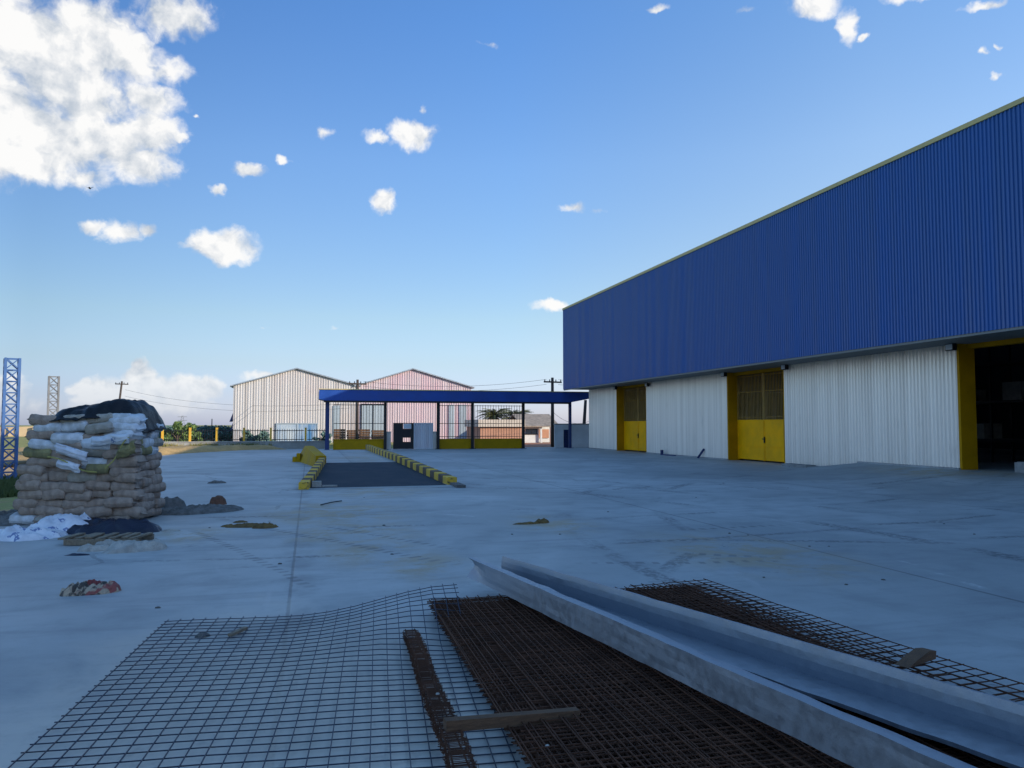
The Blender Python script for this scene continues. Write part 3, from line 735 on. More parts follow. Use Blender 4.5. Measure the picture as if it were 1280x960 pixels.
# ---------------------------------------------------------------- trees and hedge on the left
def tree(px, d, top_py, wid, label, mt, seed, n=900, group='bushes beyond the railing', leaf=.16):
    rnd = random.Random(seed); c = atD(px,top_py,d); ht = c.z+.4; base = Vector((c.x,c.y,-.4))
    t = thing('tree', label, 'tree', base, group)
    b = MB(); b.tube([base, base+Vector((.05,0,ht*.55))],[.14,.07],7)
    for k in range(4):
        a = rnd.uniform(0,6.28); b.tube([base+Vector((.02,0,ht*.3)), base+Vector((math.cos(a)*wid*.3,math.sin(a)*wid*.3,ht*.7))],[.06,.02],5)
    b.build('trunk', M['trunk'], t)
    b = MB(); cl = []
    for k in range(11):
        a = rnd.uniform(0,6.28); r = wid*.5*math.sqrt(rnd.random())*.85
        cl.append((base+Vector((math.cos(a)*r,math.sin(a)*r,ht*rnd.uniform(.28,.86))), wid*rnd.uniform(.13,.24)))
    cl.append((base+Vector((0,0,ht*.88)), wid*.16))
    for k in range(n):
        ce, r = rnd.choice(cl); v = Vector((rnd.gauss(0,1),rnd.gauss(0,1),rnd.gauss(0,1))).normalized()*r*rnd.random()**.4
        v.z *= .8; p = ce+v
        if p.z < .1 - .4: continue
        u = Vector((rnd.gauss(0,1),rnd.gauss(0,1),rnd.gauss(0,1))).normalized(); w = u.orthogonal().normalized(); s = leaf*rnd.uniform(.6,1.3)
        b.add([p-u*s,p+w*s*.5,p+u*s,p-w*s*.5],[(0,1,2,3)])
    b.build('crown', M[mt], t)
tree(222,70,526.5,2.6,'bright green bushy tree behind the second yellow fence post','leaf',11,1100)
tree(234,73,532,2.4,'round green bush just right of the tallest tree behind the railing','leaf',12)
tree(209,74,533,2.2,'low green bush left of the tallest tree behind the railing','leaf_blue',13)
for k, (px, top) in enumerate(((247,535),(256,533.8),(266,533),(276,534.3),(286,534.2),(296,536))):
    tree(px,92,top,3.2,('first','second','third','fourth','fifth','sixth')[k]+' dark hedge bush from the left, between green tree and white hall','leaf_blue',20+k,700)
for k, (px, top, d) in enumerate(((306,538,73),(330,538.5,73),(405,540,72))):
    tree(px,d,top,1.8,('low dark bush in front of the white hall corner','low dark bush in front of the white hall wall','low dark bush at the right end of the white hall')[k],'leaf_blue',40+k,500)
# slim masts on the skyline
p = atD(265,523.5,110); b = MB(); b.tube([(p.x,p.y,-.4),p],[.09,.06],6)
tag(b.build('mast', M['pole'], org=(p.x,p.y,-.4)), 'slim bare mast above the hedge beside the white hall', 'mast')
t = thing('lattice_mast', 'tiny distant lattice mast above the green tree', 'mast', tuple(atD(228,535,160)))
p = atD(228,519.5,160); b = MB(); bz = -.4
for s in (-1,1): b.tube([(p.x+s*.8,p.y,bz),(p.x+s*.12,p.y,p.z)],[.05,.04],4)
for k in range(8):
    z0 = bz+(p.z-bz)*k/8; z1_ = bz+(p.z-bz)*(k+1)/8; w0 = .8-.68*k/8; w1 = .8-.68*(k+1)/8
    b.tube([(p.x-w0,p.y,z0),(p.x+w1,p.y,z1_)],.03,4)
b.build('lattice', M['tower_grey'], t)
b = MB()
for zz in (.25,1.0): b.beam((p.x-.9,p.y,p.z-zz),(p.x+.9,p.y,p.z-zz),.08,.08)
b.build('crossarms', M['tower_grey'], t)
# long beige wall beyond the field
a, c, e = atD(-60,536,140), atD(20,533.5,140), atD(180,529.5,140)
b = MB()
for p, q in ((a,c),(c,e)):
    n = 8
    for k in range(n):
        u, v = p.lerp(q,k/n), p.lerp(q,(k+1)/n)
        b.prism([(u.x+.05,-.8),(v.x-.05,-.8),(v.x-.05,v.z),(u.x+.05,u.z)],'y',u.y,u.y+.3)
    b.prism([(p.x,-.8),(q.x,-.8),(q.x,q.z-.15),(p.x,p.z-.15)],'y',max(p.y,q.y)+.31,max(p.y,q.y)+.4)
tag(b.build('field_wall', M['beige_wall'], org=(c.x,c.y,-.5)), 'long beige panel wall beyond the field at far left', 'wall')

# ---------------------------------------------------------------- lattice towers
def tower(px, py_top, d, w, zbase, mt, label, yaw):
    p = atD(px, py_top, d); h = p.z
    t = thing('lattice_tower', label, 'tower', (p.x,p.y,zbase))
    t.rotation_euler.z = yaw
    o = Vector((p.x,p.y,0)); hw = w/2
    for sx in (-1,1):
        for sy in (-1,1):
            b = MB(); b.box((o.x+sx*hw-.045,o.y+sy*hw-.045,zbase),(o.x+sx*hw+.045,o.y+sy*hw+.045,h)); b.build('leg', M[mt], t)
    b = MB(); n = max(4,round((h-zbase)/(w*.95))); dz = (h-zbase)/n
    for k in range(n):
        z0, z1_ = zbase+k*dz, zbase+(k+1)*dz
        for s in (-1,1):
            for (q0, q1_) in (((-hw,z0),(hw,z1_)),((hw,z0),(-hw,z1_)),((-hw,z1_-.02),(hw,z1_-.02))):
                b.beam((o.x+q0[0],o.y+s*hw,q0[1]),(o.x+q1_[0],o.y+s*hw,q1_[1]),.035,.035,(0,1,0))
                b.beam((o.x+s*hw,o.y+q0[0],q0[1]),(o.x+s*hw,o.y+q1_[0],q1_[1]),.035,.035,(1,0,0))
    b.build('bracing', M[mt], t)
    b = MB(); b.box((o.x-hw-.12,o.y-hw-.12,zbase-.1),(o.x+hw+.12,o.y+hw+.12,zbase+.03)); b.build('base_plate', M[mt], t)
tower(15.5,448,28.5,.44,-.5,'tower_blue','bright blue lattice column at the far left edge of the yard',R(22))
tower(67.5,470.5,40,.44,-.5,'tower_grey','grey lattice column showing above the left end of the sack pile',R(18))

# ---------------------------------------------------------------- ramp with striped kerbs
yn = G(470,609).y
xr0, xr1 = 3.66, 3.42
rp = thing('ramp', 'dark asphalt vehicle ramp with paler deck between striped kerbs', 'ramp', (1.8,yn,0))
ya_, yb_ = yn, G(450,578,.15).y
b = MB(); b.add([(-.05,ya_,.006),(xr0,ya_+.1,.006),(xr1,yb_,.15),(.62,yb_,.15),(-.05,ya_,-.01),(xr0,ya_+.1,-.01),(xr1,yb_,-.01),(.62,yb_,-.01)],
   [(0,1,2,3),(0,4,5,1),(1,5,6,2),(3,7,4,0),(2,6,7,3)]); b.build('slope', M['asphalt'], rp)
b = MB(); b.add([(.62,yb_+.01,.152),(xr1,yb_+.01,.152),(xr1,47,.16),(.2,47,.16),(.62,yb_+.01,-.01),(xr1,yb_+.01,-.01),(xr1,47,-.01),(.2,47,-.01)],
   [(0,1,2,3),(0,4,5,1),(1,5,6,2),(2,6,7,3),(3,7,4,0)]); b.build('deck', M['concrete'], rp)
b = MB(); b.add([(-.6,ya_-.42,.005),(xr0+.5,ya_-.32,.005),(xr0,ya_+.098,.010),(-.05,ya_-.002,.010)],[(0,1,2,3)]); b.build('concrete_lip', M['grey_wall'], rp)
def kerb(pts, w, label, mt='stripe', name='kerb', step=.68):
    """pts: (x, y, top z); short blocks set end to end"""
    b = MB(); org = pts[0]
    L = sum(math.dist(p[:2],q[:2]) for p,q in zip(pts,pts[1:])); 
    for p, q in zip(pts, pts[1:]):
        p, q = Vector(p), Vector(q); n = max(1,round((q-p).length/step))
        for k in range(n):
            u, v = p.lerp(q,k/n), p.lerp(q,(k+1)/n); zz = (u.z+v.z)/2
            d = (v-u); d.z = 0; d.normalize(); s = Vector((d.y,-d.x,0))*(w/2); e = d*.008
            bv = .02
            V = []
            for c in (u+e, v-e):
                for (so, z) in ((-1,-.01),(-1,zz-bv),(-1+bv/(w/2),zz),(1-bv/(w/2),zz),(1,zz-bv),(1,-.01)):
                    V.append((c.x+s.x*so, c.y+s.y*so, z))
            b.add(V,[(0,1,2,3,4,5),(11,10,9,8,7,6)]+[(i,i+6,i+7,i+1) for i in range(5)])
    return tag(b.build(name, M[mt], org=(org[0],org[1],0)), label, 'kerb')
kerb([(-.12,yn-.35,.19),(.05,yn+2.2,.23),(.50,yb_-.4,.38)], .25, 'left yellow and black striped kerb beside the dark ramp')
kerb([(3.84,yn+.35,.20),(3.58,yb_,.40),(3.42,47,.46)], .27, 'long right yellow and black striped kerb beside the dark ramp')
b = MB(); b.box((3.76,yn-.75,0),(4.0,yn+.25,.07)); tag(b.build('kerb_stub', M['stone'], org=(3.6,yn-.4,0)), 'low dark kerb end block in front of the right striped kerb', 'kerb')
# yellow wing mound at the far end of the left kerb
A, Bp = Vector((.48,yb_-.3,.45)), atY(387,557,yb_+5.2)
b = MB(); n = 8; rows = []
for k in range(n+1):
    u = k/n; p = A.lerp(Bp,u)
    rows.append([(p.x+.18,p.y,-.01),(p.x+.18,p.y,p.z-.02),(p.x-.05,p.y,p.z),(p.x-.22,p.y,p.z-.01),(p.x-.24-.35*u,p.y+.05,-.02)])
b.grid(rows); b.f = [f[::-1] for f in b.f]
k = len(b.v); b.add(rows[0],[(0,1,2,3,4)]); b.add(rows[-1],[(4,3,2,1,0)])
tag(b.build('wing_wall', M['yellow_wall'], org=(A.x,A.y,0)), 'solid yellow sloping wing wall at the end of the left striped kerb', 'wing wall')
kk = MB(); q = Bp
for i in range(2):
    kk.box((q.x-.56-i*.17,q.y-1.0,-.01),(q.x-.56-i*.17+.16,q.y+.1,.36-.16*i))
tag(kk.build('kerb_return', M['yellow_wall'], org=(q.x-.8,q.y,0)), 'short stepped yellow kerb return left of the yellow wing wall', 'kerb')
b = MB(); p = G(395,609); b.box((p.x-.1,p.y-.1,0),(p.x+.14,p.y+.1,.16)); b.box((p.x+.16,p.y-.05,0),(p.x+.55,p.y+.04,.05))
tag(b.build('broken_block', M['paper'], org=p), 'pale broken block at the foot of the left striped kerb', 'block')
b = MB(); p, q = G(401,631,.02), G(427,626,.02); b.tube([p,p.lerp(q,.5)+Vector((0,0,.01)),q],.012,6)
tag(b.build('steel_rod', M['dark_steel'], org=p), 'short dark steel rod on concrete in front of the ramp', 'rod')

# ---------------------------------------------------------------- crumpled and lumpy things
def lump(name, c, rx, ry, h, mt, seed, label, cat, group=None, rot=0.0, ridge=1.0, freq=3.0, res=26, flat=.5, sm=True, z0=0.0):
    rnd = random.Random(seed); b = MB(); rows = []; ox = rnd.uniform(0,90)
    nr = max(6,res//3)
    for i in range(nr+1):
        r = i/nr; row = []
        for j in range(res+1):
            a = 2*math.pi*(j%res)/res
            rr = r*(1+.28*nz(math.cos(a)*1.4+ox,math.sin(a)*1.4,seed)+.12*nz(math.cos(a)*4+ox,math.sin(a)*4,seed))
            x, y = rx*rr*math.cos(a), ry*rr*math.sin(a)
            f = 1-abs(nz(x*freq+ox,y*freq,seed*1.7)) *1.7*ridge
            f2 = .5+.5*fbm(x*freq*2+ox,y*freq*2,seed)
            z = h*(max(0,1-r**2.6))**flat*max(.12,(.55*f+.45*f2))
            if i == nr: z = 0
            x2, y2 = x*math.cos(rot)-y*math.sin(rot), x*math.sin(rot)+y*math.cos(rot)
            row.append((c[0]+x2,c[1]+y2,z0+z))
        rows.append(row)
    b.grid(rows)
    return tag(b.build(name, M[mt], org=(c[0],c[1],z0), smoothed=sm), label, cat, group)

# ---------------------------------------------------------------- the sack pile
def sack_mesh(name, L, W, H, seed):
    rnd = random.Random(seed); nx, ny = 18, 12; b = MB(); top = []; bot = []
    for i in range(nx+1):
        u = -1+2*i/nx; rt = []; rb = []
        for j in range(ny+1):
            v = -1+2*j/ny
            uu = math.sin(u*math.pi/2)*.55+u*.45; vv = math.sin(v*math.pi/2)*.6+v*.4
            x = L/2*uu*(1-.03*v*v); y = W/2*vv*(1-.10*u**4)
            e = (max(0,1-abs(u)**7))**.5*(max(0,1-abs(v)**4.5))**.5
            n1 = .20*nz(x*5+seed*3,y*5,seed)+.14*nz(x*13,y*13,seed*2.3)+.10*(.5-abs(nz(x*9+seed,y*16,seed*3.1)))
            n2 = .16*nz(x*5+seed*7,y*5,seed+9)+.08*nz(x*13,y*13,seed*4.1)
            y += .010*nz(x*9+seed,v*2,seed*1.3); 
            rt.append((x,y, H*.52*e*(1+n1))); rb.append((x,y,-H*.50*e*(1+n2*.7)))
        top.append(rt); bot.append(rb)
    b.grid(top); b.f = [f[::-1] for f in b.f]
    k = len(b.f); b.grid(bot)
    # stitched ears at both ends
    for s in (-1,1):
        x = s*L/2; b.add([(x,-W*.40,.004),(x,W*.40,.004),(x+s*.035,W*.38,-.012),(x+s*.035,-W*.38,-.012)],[(0,1,2,3)])
    me = b.mesh(name, M['sack_brown'], True); return me
sack_me = [sack_mesh('sack', random.uniform(.54,.64), .40, random.uniform(.155,.178), s) for s in range(1,8)]
PY = R(-13)
ORD = ['','first','second','third','fourth','fifth','sixth','seventh','eighth','ninth','tenth','eleventh','twelfth','thirteenth','fourteenth']
CN = G(166,657)                         # nearest bottom corner (front meets right side)
e1 = Vector((-math.cos(PY),-math.sin(PY),0)); e2 = Vector((-math.sin(PY),math.cos(PY),0))   # e1 to the left along the front, e2 to the back
LOOK = {'b':('brown paper cement','sack_brown'),'g':('grey paper cement','sack_grey'),'w':('white woven','sack_plain'),'p':('blue marked white','sack_white'),'o':('olive stained','sack_olive')}
rs = random.Random(5)
def put_sack(p, yaw, kind, label, tilt=0, roll=0, me=None, sc=1.0):
    o = bpy.data.objects.new('sack', me or rs.choice(sack_me)); C.objects.link(o)
    o.location = p; o.rotation_euler = (roll, tilt, yaw); o.scale = (sc,sc*rs.uniform(.95,1.05),rs.uniform(.95,1.08))
    o.material_slots[0].link = 'OBJECT'; o.material_slots[0].material = M[LOOK[kind][1]]
    return tag(o, label, 'sack', 'sacks stacked in the pile under the black sheet')
ROWH, NROW, WID = .137, 13, 1.93
front = ['wbbbb','bbbbb','bbbbb','bbbbb','bbbbb','bbgbb','bbbob','bbwbg','obgbb','wbpbg','bwbww','wwgww','bggww']   # left to right
for r in range(NROW):
    z = .085 + r*ROWH
    shrink = .015*r
    wr = WID - shrink*1.5
    rowk = front[r]; n = len(rowk) - (1 if r > 6 else 0); w = wr/n
    off = (.18 if r%2 else 0)
    for i in range(n):
        k = rowk[i]
        u = wr - (i+.5)*w - off*.4 + rs.uniform(-.04,.04)
        p = CN + e1*(u+.10) + e2*(.2+.006*r+rs.uniform(-.07,.06)); p.z = z + rs.uniform(-.025,.02)
        put_sack(p, PY+rs.uniform(-.2,.2), k, f'{LOOK[k][0]} sack, {ORD[i+1]} from left in {ORD[r+1]} row up, front of pile', rs.uniform(-.13,.13), rs.uniform(-.2,.2), sc=w/.53*rs.uniform(.98,1.14))
    nr = 3
    for i in range(nr):
        k = 'b' if r < 8 else ('o','w','g')[(i+r)%3] if r < 10 else 'w'
        p = CN + e1*(.26+.008*r+rs.uniform(-.04,.04)) + e2*(.44+i*.38+(.10 if r%2 else -.02)); p.z = z + .02+ rs.uniform(-.014,.014)
        put_sack(p, PY+R(90)+rs.uniform(-.15,.15), k, f'{LOOK[k][0]} sack, {ORD[i+1]} from front in {ORD[r+1]} row up, right side of pile', rs.uniform(-.08,.08), rs.uniform(-.12,.12), sc=.80)
# loose torn sacks draped on the front
def drape(u, z, w, h, mt, label, seed, tilt=0):
    b = MB(); rows = []
    for i in range(15):
        a = i/14; row = []
        for j in range(11):
            c = j/10
            uu = u + (a-.5)*w; zz = z + (.5-c)*h + tilt*(a-.5)
            out = .06+.05*math.sin(c*math.pi) + .05*fbm(a*3+seed,c*3,seed) + .035*abs(nz(a*7,c*5,seed))
            ww = 1+.25*nz(c*2,seed,1)
            p = CN + e1*(u-(a-.5)*w*ww) - e2*out; row.append((p.x,p.y,zz+.03*nz(a*3,seed,2)))
        rows.append(row)
    b.grid(rows)
    c = CN+e1*u
    o = tag(b.build('torn_sack', M[mt], org=(c.x,c.y,z), smoothed=True), label, 'sack', 'torn sacks hanging on the pile')
    md = o.modifiers.new('thickness','SOLIDIFY'); md.thickness = .012
drape(.98,1.20,.52,.17,'white_sacking','white torn sack drooping across the middle of the pile front',3,-.16)
drape(1.02,.98,.36,.15,'white_sacking','smaller white torn sack below the drooping one on the pile front',5,-.1)
drape(.36,1.40,.62,.17,'sack_white','white sack with blue mark bulging near the right corner of the pile',8,.05)
drape(.10,1.24,.30,.22,'sack_olive','olive torn sack hanging at the right corner of the pile',11,.1)
drape(1.15,.09,.7,.12,'sack_grey','pale flattened sack along the foot of the pile front',14,0)
# yellow straps
b = MB()
for (u0,z0,u1,z1_) in ((.05,1.45,.42,.92),(1.35,1.13,.55,.86)):
    pts = []
    for k in range(10):
        t_ = k/9; p = CN+e1*(u0+(u1-u0)*t_)-e2*(.10+.02*math.sin(t_*9)); pts.append((p.x,p.y,z0+(z1_-z0)*t_+.03*math.sin(t_*7)))
    b.tube(pts,.011,5)
tag(b.build('strap', M['strap'], org=CN), 'loose yellow strap hanging across the front of the sack pile', 'strap')
# black sheet over the top
b = MB(); rows = []; nu, nv = 46, 26
ZTOP = .085+NROW*ROWH-.03
for i in range(nu+1):
    a = i/nu; row = []
    for j in range(nv+1):
        c = j/nv
        u = .12 + a*(1.46)           # from right to left
        v = (.26-.20*smooth(.2,.55,a)+.10*smooth(.8,1,a)) + c*1.30
        dome = .30*math.exp(-((u-.55)/.40)**2) + .15*math.exp(-((u-1.2)/.4)**2)
        z = ZTOP + dome*(.35+.65*smooth(0,.35,c)) - .08
        z += .055*fbm(u*3.2,v*3.2,4) + .05*(.5-abs(nz(u*5.5+2,v*3.5,9)))*2*.6
        z -= .34*smooth(.16,.0,a)**1.5 + .12*smooth(.22,0,c) + .35*smooth(.85,1,c)*smooth(.0,.3,a)+ .10*smooth(.9,1,a)
        p = CN+e1*u+e2*v; row.append((p.x,p.y,z))
    rows.append(row)
b.grid(rows); b.f = [f[::-1] for f in b.f]
o = tag(b.build('tarpaulin', M['tarp'], org=(*(CN+e1*1.0+e2*.8).xy,ZTOP), smoothed=True), 'black plastic sheet draped over the top of the sack pile', 'tarpaulin')
o.modifiers.new('thickness','SOLIDIFY').thickness = .012

# debris at the foot of the pile
p = G(25,672); lump('plastic_sacking', p, .62,.36,.20,'white_sacking',3,'crumpled white plastic sacking with blue print at the left edge','sacking','white sacking by the pile',R(-10),1.0,3.5,44)
p = G(72,665); lump('plastic_sacking', p, .42,.34,.34,'white_sacking',6,'taller white printed plastic sack heap beside the dark pallet','sacking','white sacking by the pile',R(15),.9,3.2,40)
p = G(98,657); lump('plastic_sacking', p, .26,.22,.32,'white_sacking',9,'small white plastic bundle behind the navy sheet','sacking','white sacking by the pile',0,.9,4,32)
p = G(30,650); lump('rubble_heap', p, 1.0,.8,.22,'mortar',12,'low dark rubble heap left of the sack pile','rubble',None,0,1,5,40,sm=False)
p = G(138,664); lump('plastic_sheet', p, .78,.40,.26,'navy_tarp',15,'crumpled navy plastic sheet in front of the sack pile','sheet',None,R(-12),.8,3,48)
pal = thing('pallet', 'broken weathered wooden pallet under the navy sheet', 'pallet', tuple(G(130,684)))
pc = G(132,679); pd = Vector((math.cos(R(-12)),math.sin(R(-12)),0)); pe = Vector((-pd.y,pd.x,0))
for k in range(7):
    q = pc + pd*(-.46+k*.155+random.uniform(-.03,.03)); b = MB(); e_ = random.uniform(-.04,.04)
    b.beam(q-pe*random.uniform(.12,.23)-pd*e_+Vector((0,0,.095+random.uniform(-.01,.01))), q+pe*.28+pd*e_+Vector((0,0,.10)), random.uniform(.07,.10),.02); b.build('slat', M['pallet'], pal)
for s in (-.2,.05,.28):
    b = MB(); b.beam(pc-pd*random.uniform(.44,.54)+pe*s+Vector((0,0,.046)), pc+pd*random.uniform(.44,.54)+pe*s+Vector((0,0,.046)), .06,.075); b.build('bearer', M['pallet'], pal)
p = G(172,687); lump('paper_sack', p, .42,.26,.17,'paper',18,'flattened grey torn paper sack at the right of the pallet','paper sack','torn paper by the pallet',R(20),1.7,4,30,.15,sm=False)
p = G(117,688); lump('paper_sack', p, .20,.13,.12,'paper',19,'small crumpled pale paper scrap in front of the pallet','paper sack','torn paper by the pallet',0,1.2,6,28,sm=False)
p = G(142,682); lump('paper_sack', p, .26,.10,.13,'paper',21,'grey paper scrap wedged against the middle of the pallet','paper sack','torn paper by the pallet',R(10),1.2,6,28,sm=False)
p = G(97,694); lump('plastic_scrap', p, .16,.045,.035,'navy_tarp',22,'thin dark plastic scrap on concrete in front of the pallet','scrap',None,R(-6),1,8,20)
p = G(214,664); lump('paper_sack', p, .16,.05,.05,'paper',25,'pale torn strip lying at the right tip of the navy sheet','paper sack','torn paper by the pallet',R(8),1,8,20,sm=False)
p = G(213,634); lump('rock', p, .30,.22,.26,'stone',31,'rounded grey rock beside the right foot of the sack pile','rock',None,0,.7,3,12,sm=False)
p = G(200,640); lump('twig_litter', p, .55,.35,.10,'mortar',32,'dark litter of mortar crumbs at the right foot of the pile','litter',None,0,1.2,7,36,sm=False)
p = G(248,640); lump('mortar_heap', p, .85,.42,.17,'mortar',34,'low spilled grey mortar heap right of the sack pile','mortar heap',None,R(20),1.0,5,44,sm=False)
p = G(272,634); lump('brick_lump', p, .17,.12,.24,'brick',35,'reddish broken brick lump standing on the mortar heap','brick',None,.3,.8,5,9,sm=False,z0=.05)
p = G(311,658); lump('clay_clods', p, .42,.16,.07,'clay',37,'brown clay clods spread on the concrete, left part','clay','brown clay clods',R(-5),1.3,8,36,sm=False)
p = G(331,659.5); lump('clay_clods', p, .20,.14,.10,'clay',38,'taller brown clay lump at the right end of the clods','clay','brown clay clods',R(10),1.2,8,28,sm=False)
p = G(300,653); lump('clay_clods', p, .12,.07,.04,'clay',39,'small clay crumb behind the brown clods','clay','brown clay clods',0,1.2,8,18,sm=False)
p = G(657,655); lump('mud_clod', p, .22,.07,.05,'clay',41,'small brown mud clod on concrete beyond the channel ends','clod',None,0,1,8,20,sm=False)
p = G(677,653.5); lump('mud_clod', p, .14,.10,.10,'clay',42,'brown mud lump right of the smaller clod beyond the channels','clod',None,0,1,8,20,sm=False)
p = G(271,604); lump('stone', p, .25,.12,.10,'stone',44,'dark flat stone far out on the concrete above the mortar heap','stone',None,0,.6,4,20,sm=False)
t = thing('crumpled_bag', 'crumpled red and brown bag lying alone on the concrete', 'bag', tuple(G(112,742)))
for (rx,ry,h,mt,nm,dx,dy,sd) in ((.26,.14,.15,'bag_red','sacking',0,0,51),(.11,.05,.15,'red_cloth','red_lining',.02,.045,53)):
    p = G(112,741); o = lump(nm,(p.x+dx,p.y+dy),rx,ry,h,mt,sd,'x','x',None,R(6),1.1,10,40,.35,False)
    del o['label']; del o['category']; w = o.location.copy(); o.parent = t; o.location = w-Vector(t['_org'])
p = G(253,791,.03); lump('stone', p, .055,.04,.05,'stone',55,'small dark stone lying on the wire mesh sheet','stone',None,.2,.6,9,16,sm=False)
b = MB(); p, q = G(287,794,.03), G(307,785,.03); b.beam(p,q,.035,.022)
tag(b.build('wood_chip', M['pallet'], org=p), 'pale wood chip lying on the wire mesh sheet', 'wood chip')
peb = None
for k, (px, py) in enumerate(((197,760),(262,660),(455,622),(480,657),(490,693),(640,668),(912,667),(935,669),(955,722),(1012,683),(1036,683),(1058,731),(1104,725),(1180,655),(1218,668),(760,640),(870,622),(1150,640),(985,610),(350,705),(700,668))):
    p = G(px,py); s = random.uniform(.014,.032)
    if peb is None:
        peb = lump('pebble', p, 1.0,.7,.7,'stone',60,'tiny dark pebble lying loose on the open concrete yard','pebble','loose pebbles on the concrete',0,.5,1.5,12,sm=False)
        o = peb
    else:
        o = peb.copy(); C.objects.link(o); o.location = p; o.rotation_euler.z = random.uniform(0,6)
    o.scale = (s,s,s)

# ---------------------------------------------------------------- welded mesh, cage, gutter
def rods(b, O, U, V, W, L, pu, pv, zf, r, seed, over=.03, jit=.004):
    """sheet from O along U (width W) and V (length L)"""
    rnd = random.Random(seed); n = round(W/pu); k = round(L/pv); nb = max(6,int(L/.35))
    for i in range(n+1):
        u = W*i/n + rnd.uniform(-jit,jit); pts = []
        for j in range(nb+1):
            v = -over+(L+2*over)*j/nb; p = O+U*u+V*v; pts.append((p.x,p.y,zf(u/W,v/L)+2*r))
        b.tube(pts, r, 4)
    mb_ = max(6,int(W/.2))
    for j in range(k+1):
        v = L*j/k + rnd.uniform(-jit,jit); pts = []
        for i in range(mb_+1):
            u = -over+(W+2*over)*i/mb_; p = O+U*u+V*v; pts.append((p.x,p.y,zf(u/W,v/L)))
        b.tube(pts, r, 4)
# light sheet on the left
nw, sw = G(210,776,.02), G(12,960,.02)
V = (sw-nw); V.z = 0; V.normalize(); U = Vector((-V.y,V.x,0))
if U.dot(RT) < 0: U = -U
def zl(u, v):
    return .008 + .225*smooth(.38,1.0,u)**1.3*(1-smooth(0,.62-.45*u,v)) + .007*(1+nz(u*4,v*6,3))*(1-smooth(.7,.95,u))
b = MB(); rods(b, nw, U, V, 2.38, 6.0, .1, .1, zl, .0038, 4)
tag(b.build('mesh_sheet', M['wire'], org=nw), 'large thin grey welded wire mesh sheet spread flat on the concrete', 'mesh sheet')
# rusty stack
rr = random.Random(9)
base = G(541,752,.1); base.z = 0
TOPW = ['topmost','second','third','fourth','fifth','sixth','seventh','eighth','ninth','tenth','eleventh','twelfth','thirteenth','fourteenth','fifteenth']
NS = 15
for k in range(NS):
    z = .006 + k*.0082
    ang = R(rr.uniform(-.8,.8)); Vd = Vector((math.sin(ang),-math.cos(ang),0)); Ud = Vector((-Vd.y,Vd.x,0))
    if Ud.x < 0: Ud = -Ud
    O = base + Ud*(rr.uniform(-.03,.08) if k > 10 else rr.uniform(-.01,.09)) - Vd*rr.uniform(-.10,.04)
    s = rr.uniform(0,50)
    zf = lambda u, v, z=z, s=s: z + .006*nz(u*5+s,v*9,s)
    b = MB(); rods(b, O, Ud, Vd, 2.4, 5.6, .1, .1, zf, .0042, 30+k, .035, .014)
    tag(b.build('rusty_mesh', M['rust'], org=(O.x,O.y,z)), f'rusty welded mesh sheet, {TOPW[NS-1-k]} down in the left stack beneath the steel channels', 'mesh sheet', 'rusty mesh sheets under the channels')
rb = G(884,725,.10); rb.z = 0
for k in range(4):
    z = .010 + k*.03
    ang = R((-1.0,.9,2.2,4.2)[k]); Vd = Vector((math.sin(ang),-math.cos(ang),0)); Ud = Vector((-Vd.y,Vd.x,0))
    if Ud.x < 0: Ud = -Ud
    O = rb + Ud*(-.78-.02*k) + Vector((-.10*(3-k)*.6,.0,0)) - Vd*rr.uniform(-.05,.03)
    s = rr.uniform(0,50)
    zf = lambda u, v, z=z, s=s: z + .03*smooth(.3,1,v) + .012*nz(u*4+s,v*9,s)
    b = MB(); rods(b, O, Ud, Vd, .82, 5.2, .11, .10, zf, .0042, 60+k, .03, .008)
    tag(b.build('rusty_mesh', M['rust'], org=(O.x,O.y,z)), f'narrow rusty mesh strip, {TOPW[3-k]} down, right of the steel channels', 'mesh sheet', 'rusty mesh strips right of the steel channels')
# rebar cage
p0, p1 = G(507,797,.03), G(566,985,.03)
d = (p1-p0); L = d.length+.4; d.normalize(); s = Vector((-d.y,d.x,0))
if s.dot(RT) < 0: s = -s
cg = thing('rebar_cage', 'narrow rusty rebar cage with close stirrups lying on the wire mesh', 'rebar cage', tuple(p0))
cw, ch = .075, .05
def cp(v, a, h): 
    q = p0 + d*v + s*(a*(1+.05*v) + .004*math.sin(v*3)); return (q.x,q.y,.03+h+.05*smooth(0,2.5,v)+.008*math.sin(v*4))
for a, h in ((0,0),(cw,0),(0,ch),(cw,ch)):
    b = MB(); b.tube([cp(-.05+(L+.05)*i/16+random.uniform(0,.02),a+random.uniform(-.006,.006),h) for i in range(17)],.005,5); b.build('bar', M['rust'], cg)
b = MB(); v = 0
while v < L:
    e = random.uniform(-.012,.012)
    pts = [cp(v,-.008+e,-.008),cp(v,cw+.012+e,-.008),cp(v+.01,cw+.012+e,ch+.008),cp(v+.01,-.008+e,ch+.008),cp(v,-.008+e,-.008)]
    b.tube(pts,.002,4)
    for kq in range(2):
        q = Vector(cp(v,-.01,random.uniform(0,ch))); b.tube([q, q-s*random.uniform(.008,.02)+Vector((0,0,random.uniform(-.01,.02)))],.0025,4)
        q = Vector(cp(v,cw+.01,random.uniform(0,ch))); b.tube([q, q+s*random.uniform(.006,.018)],.0025,4)
    v += random.uniform(.011,.021)
b.build('stirrups', M['rust'], cg)['kind'] = 'stuff'
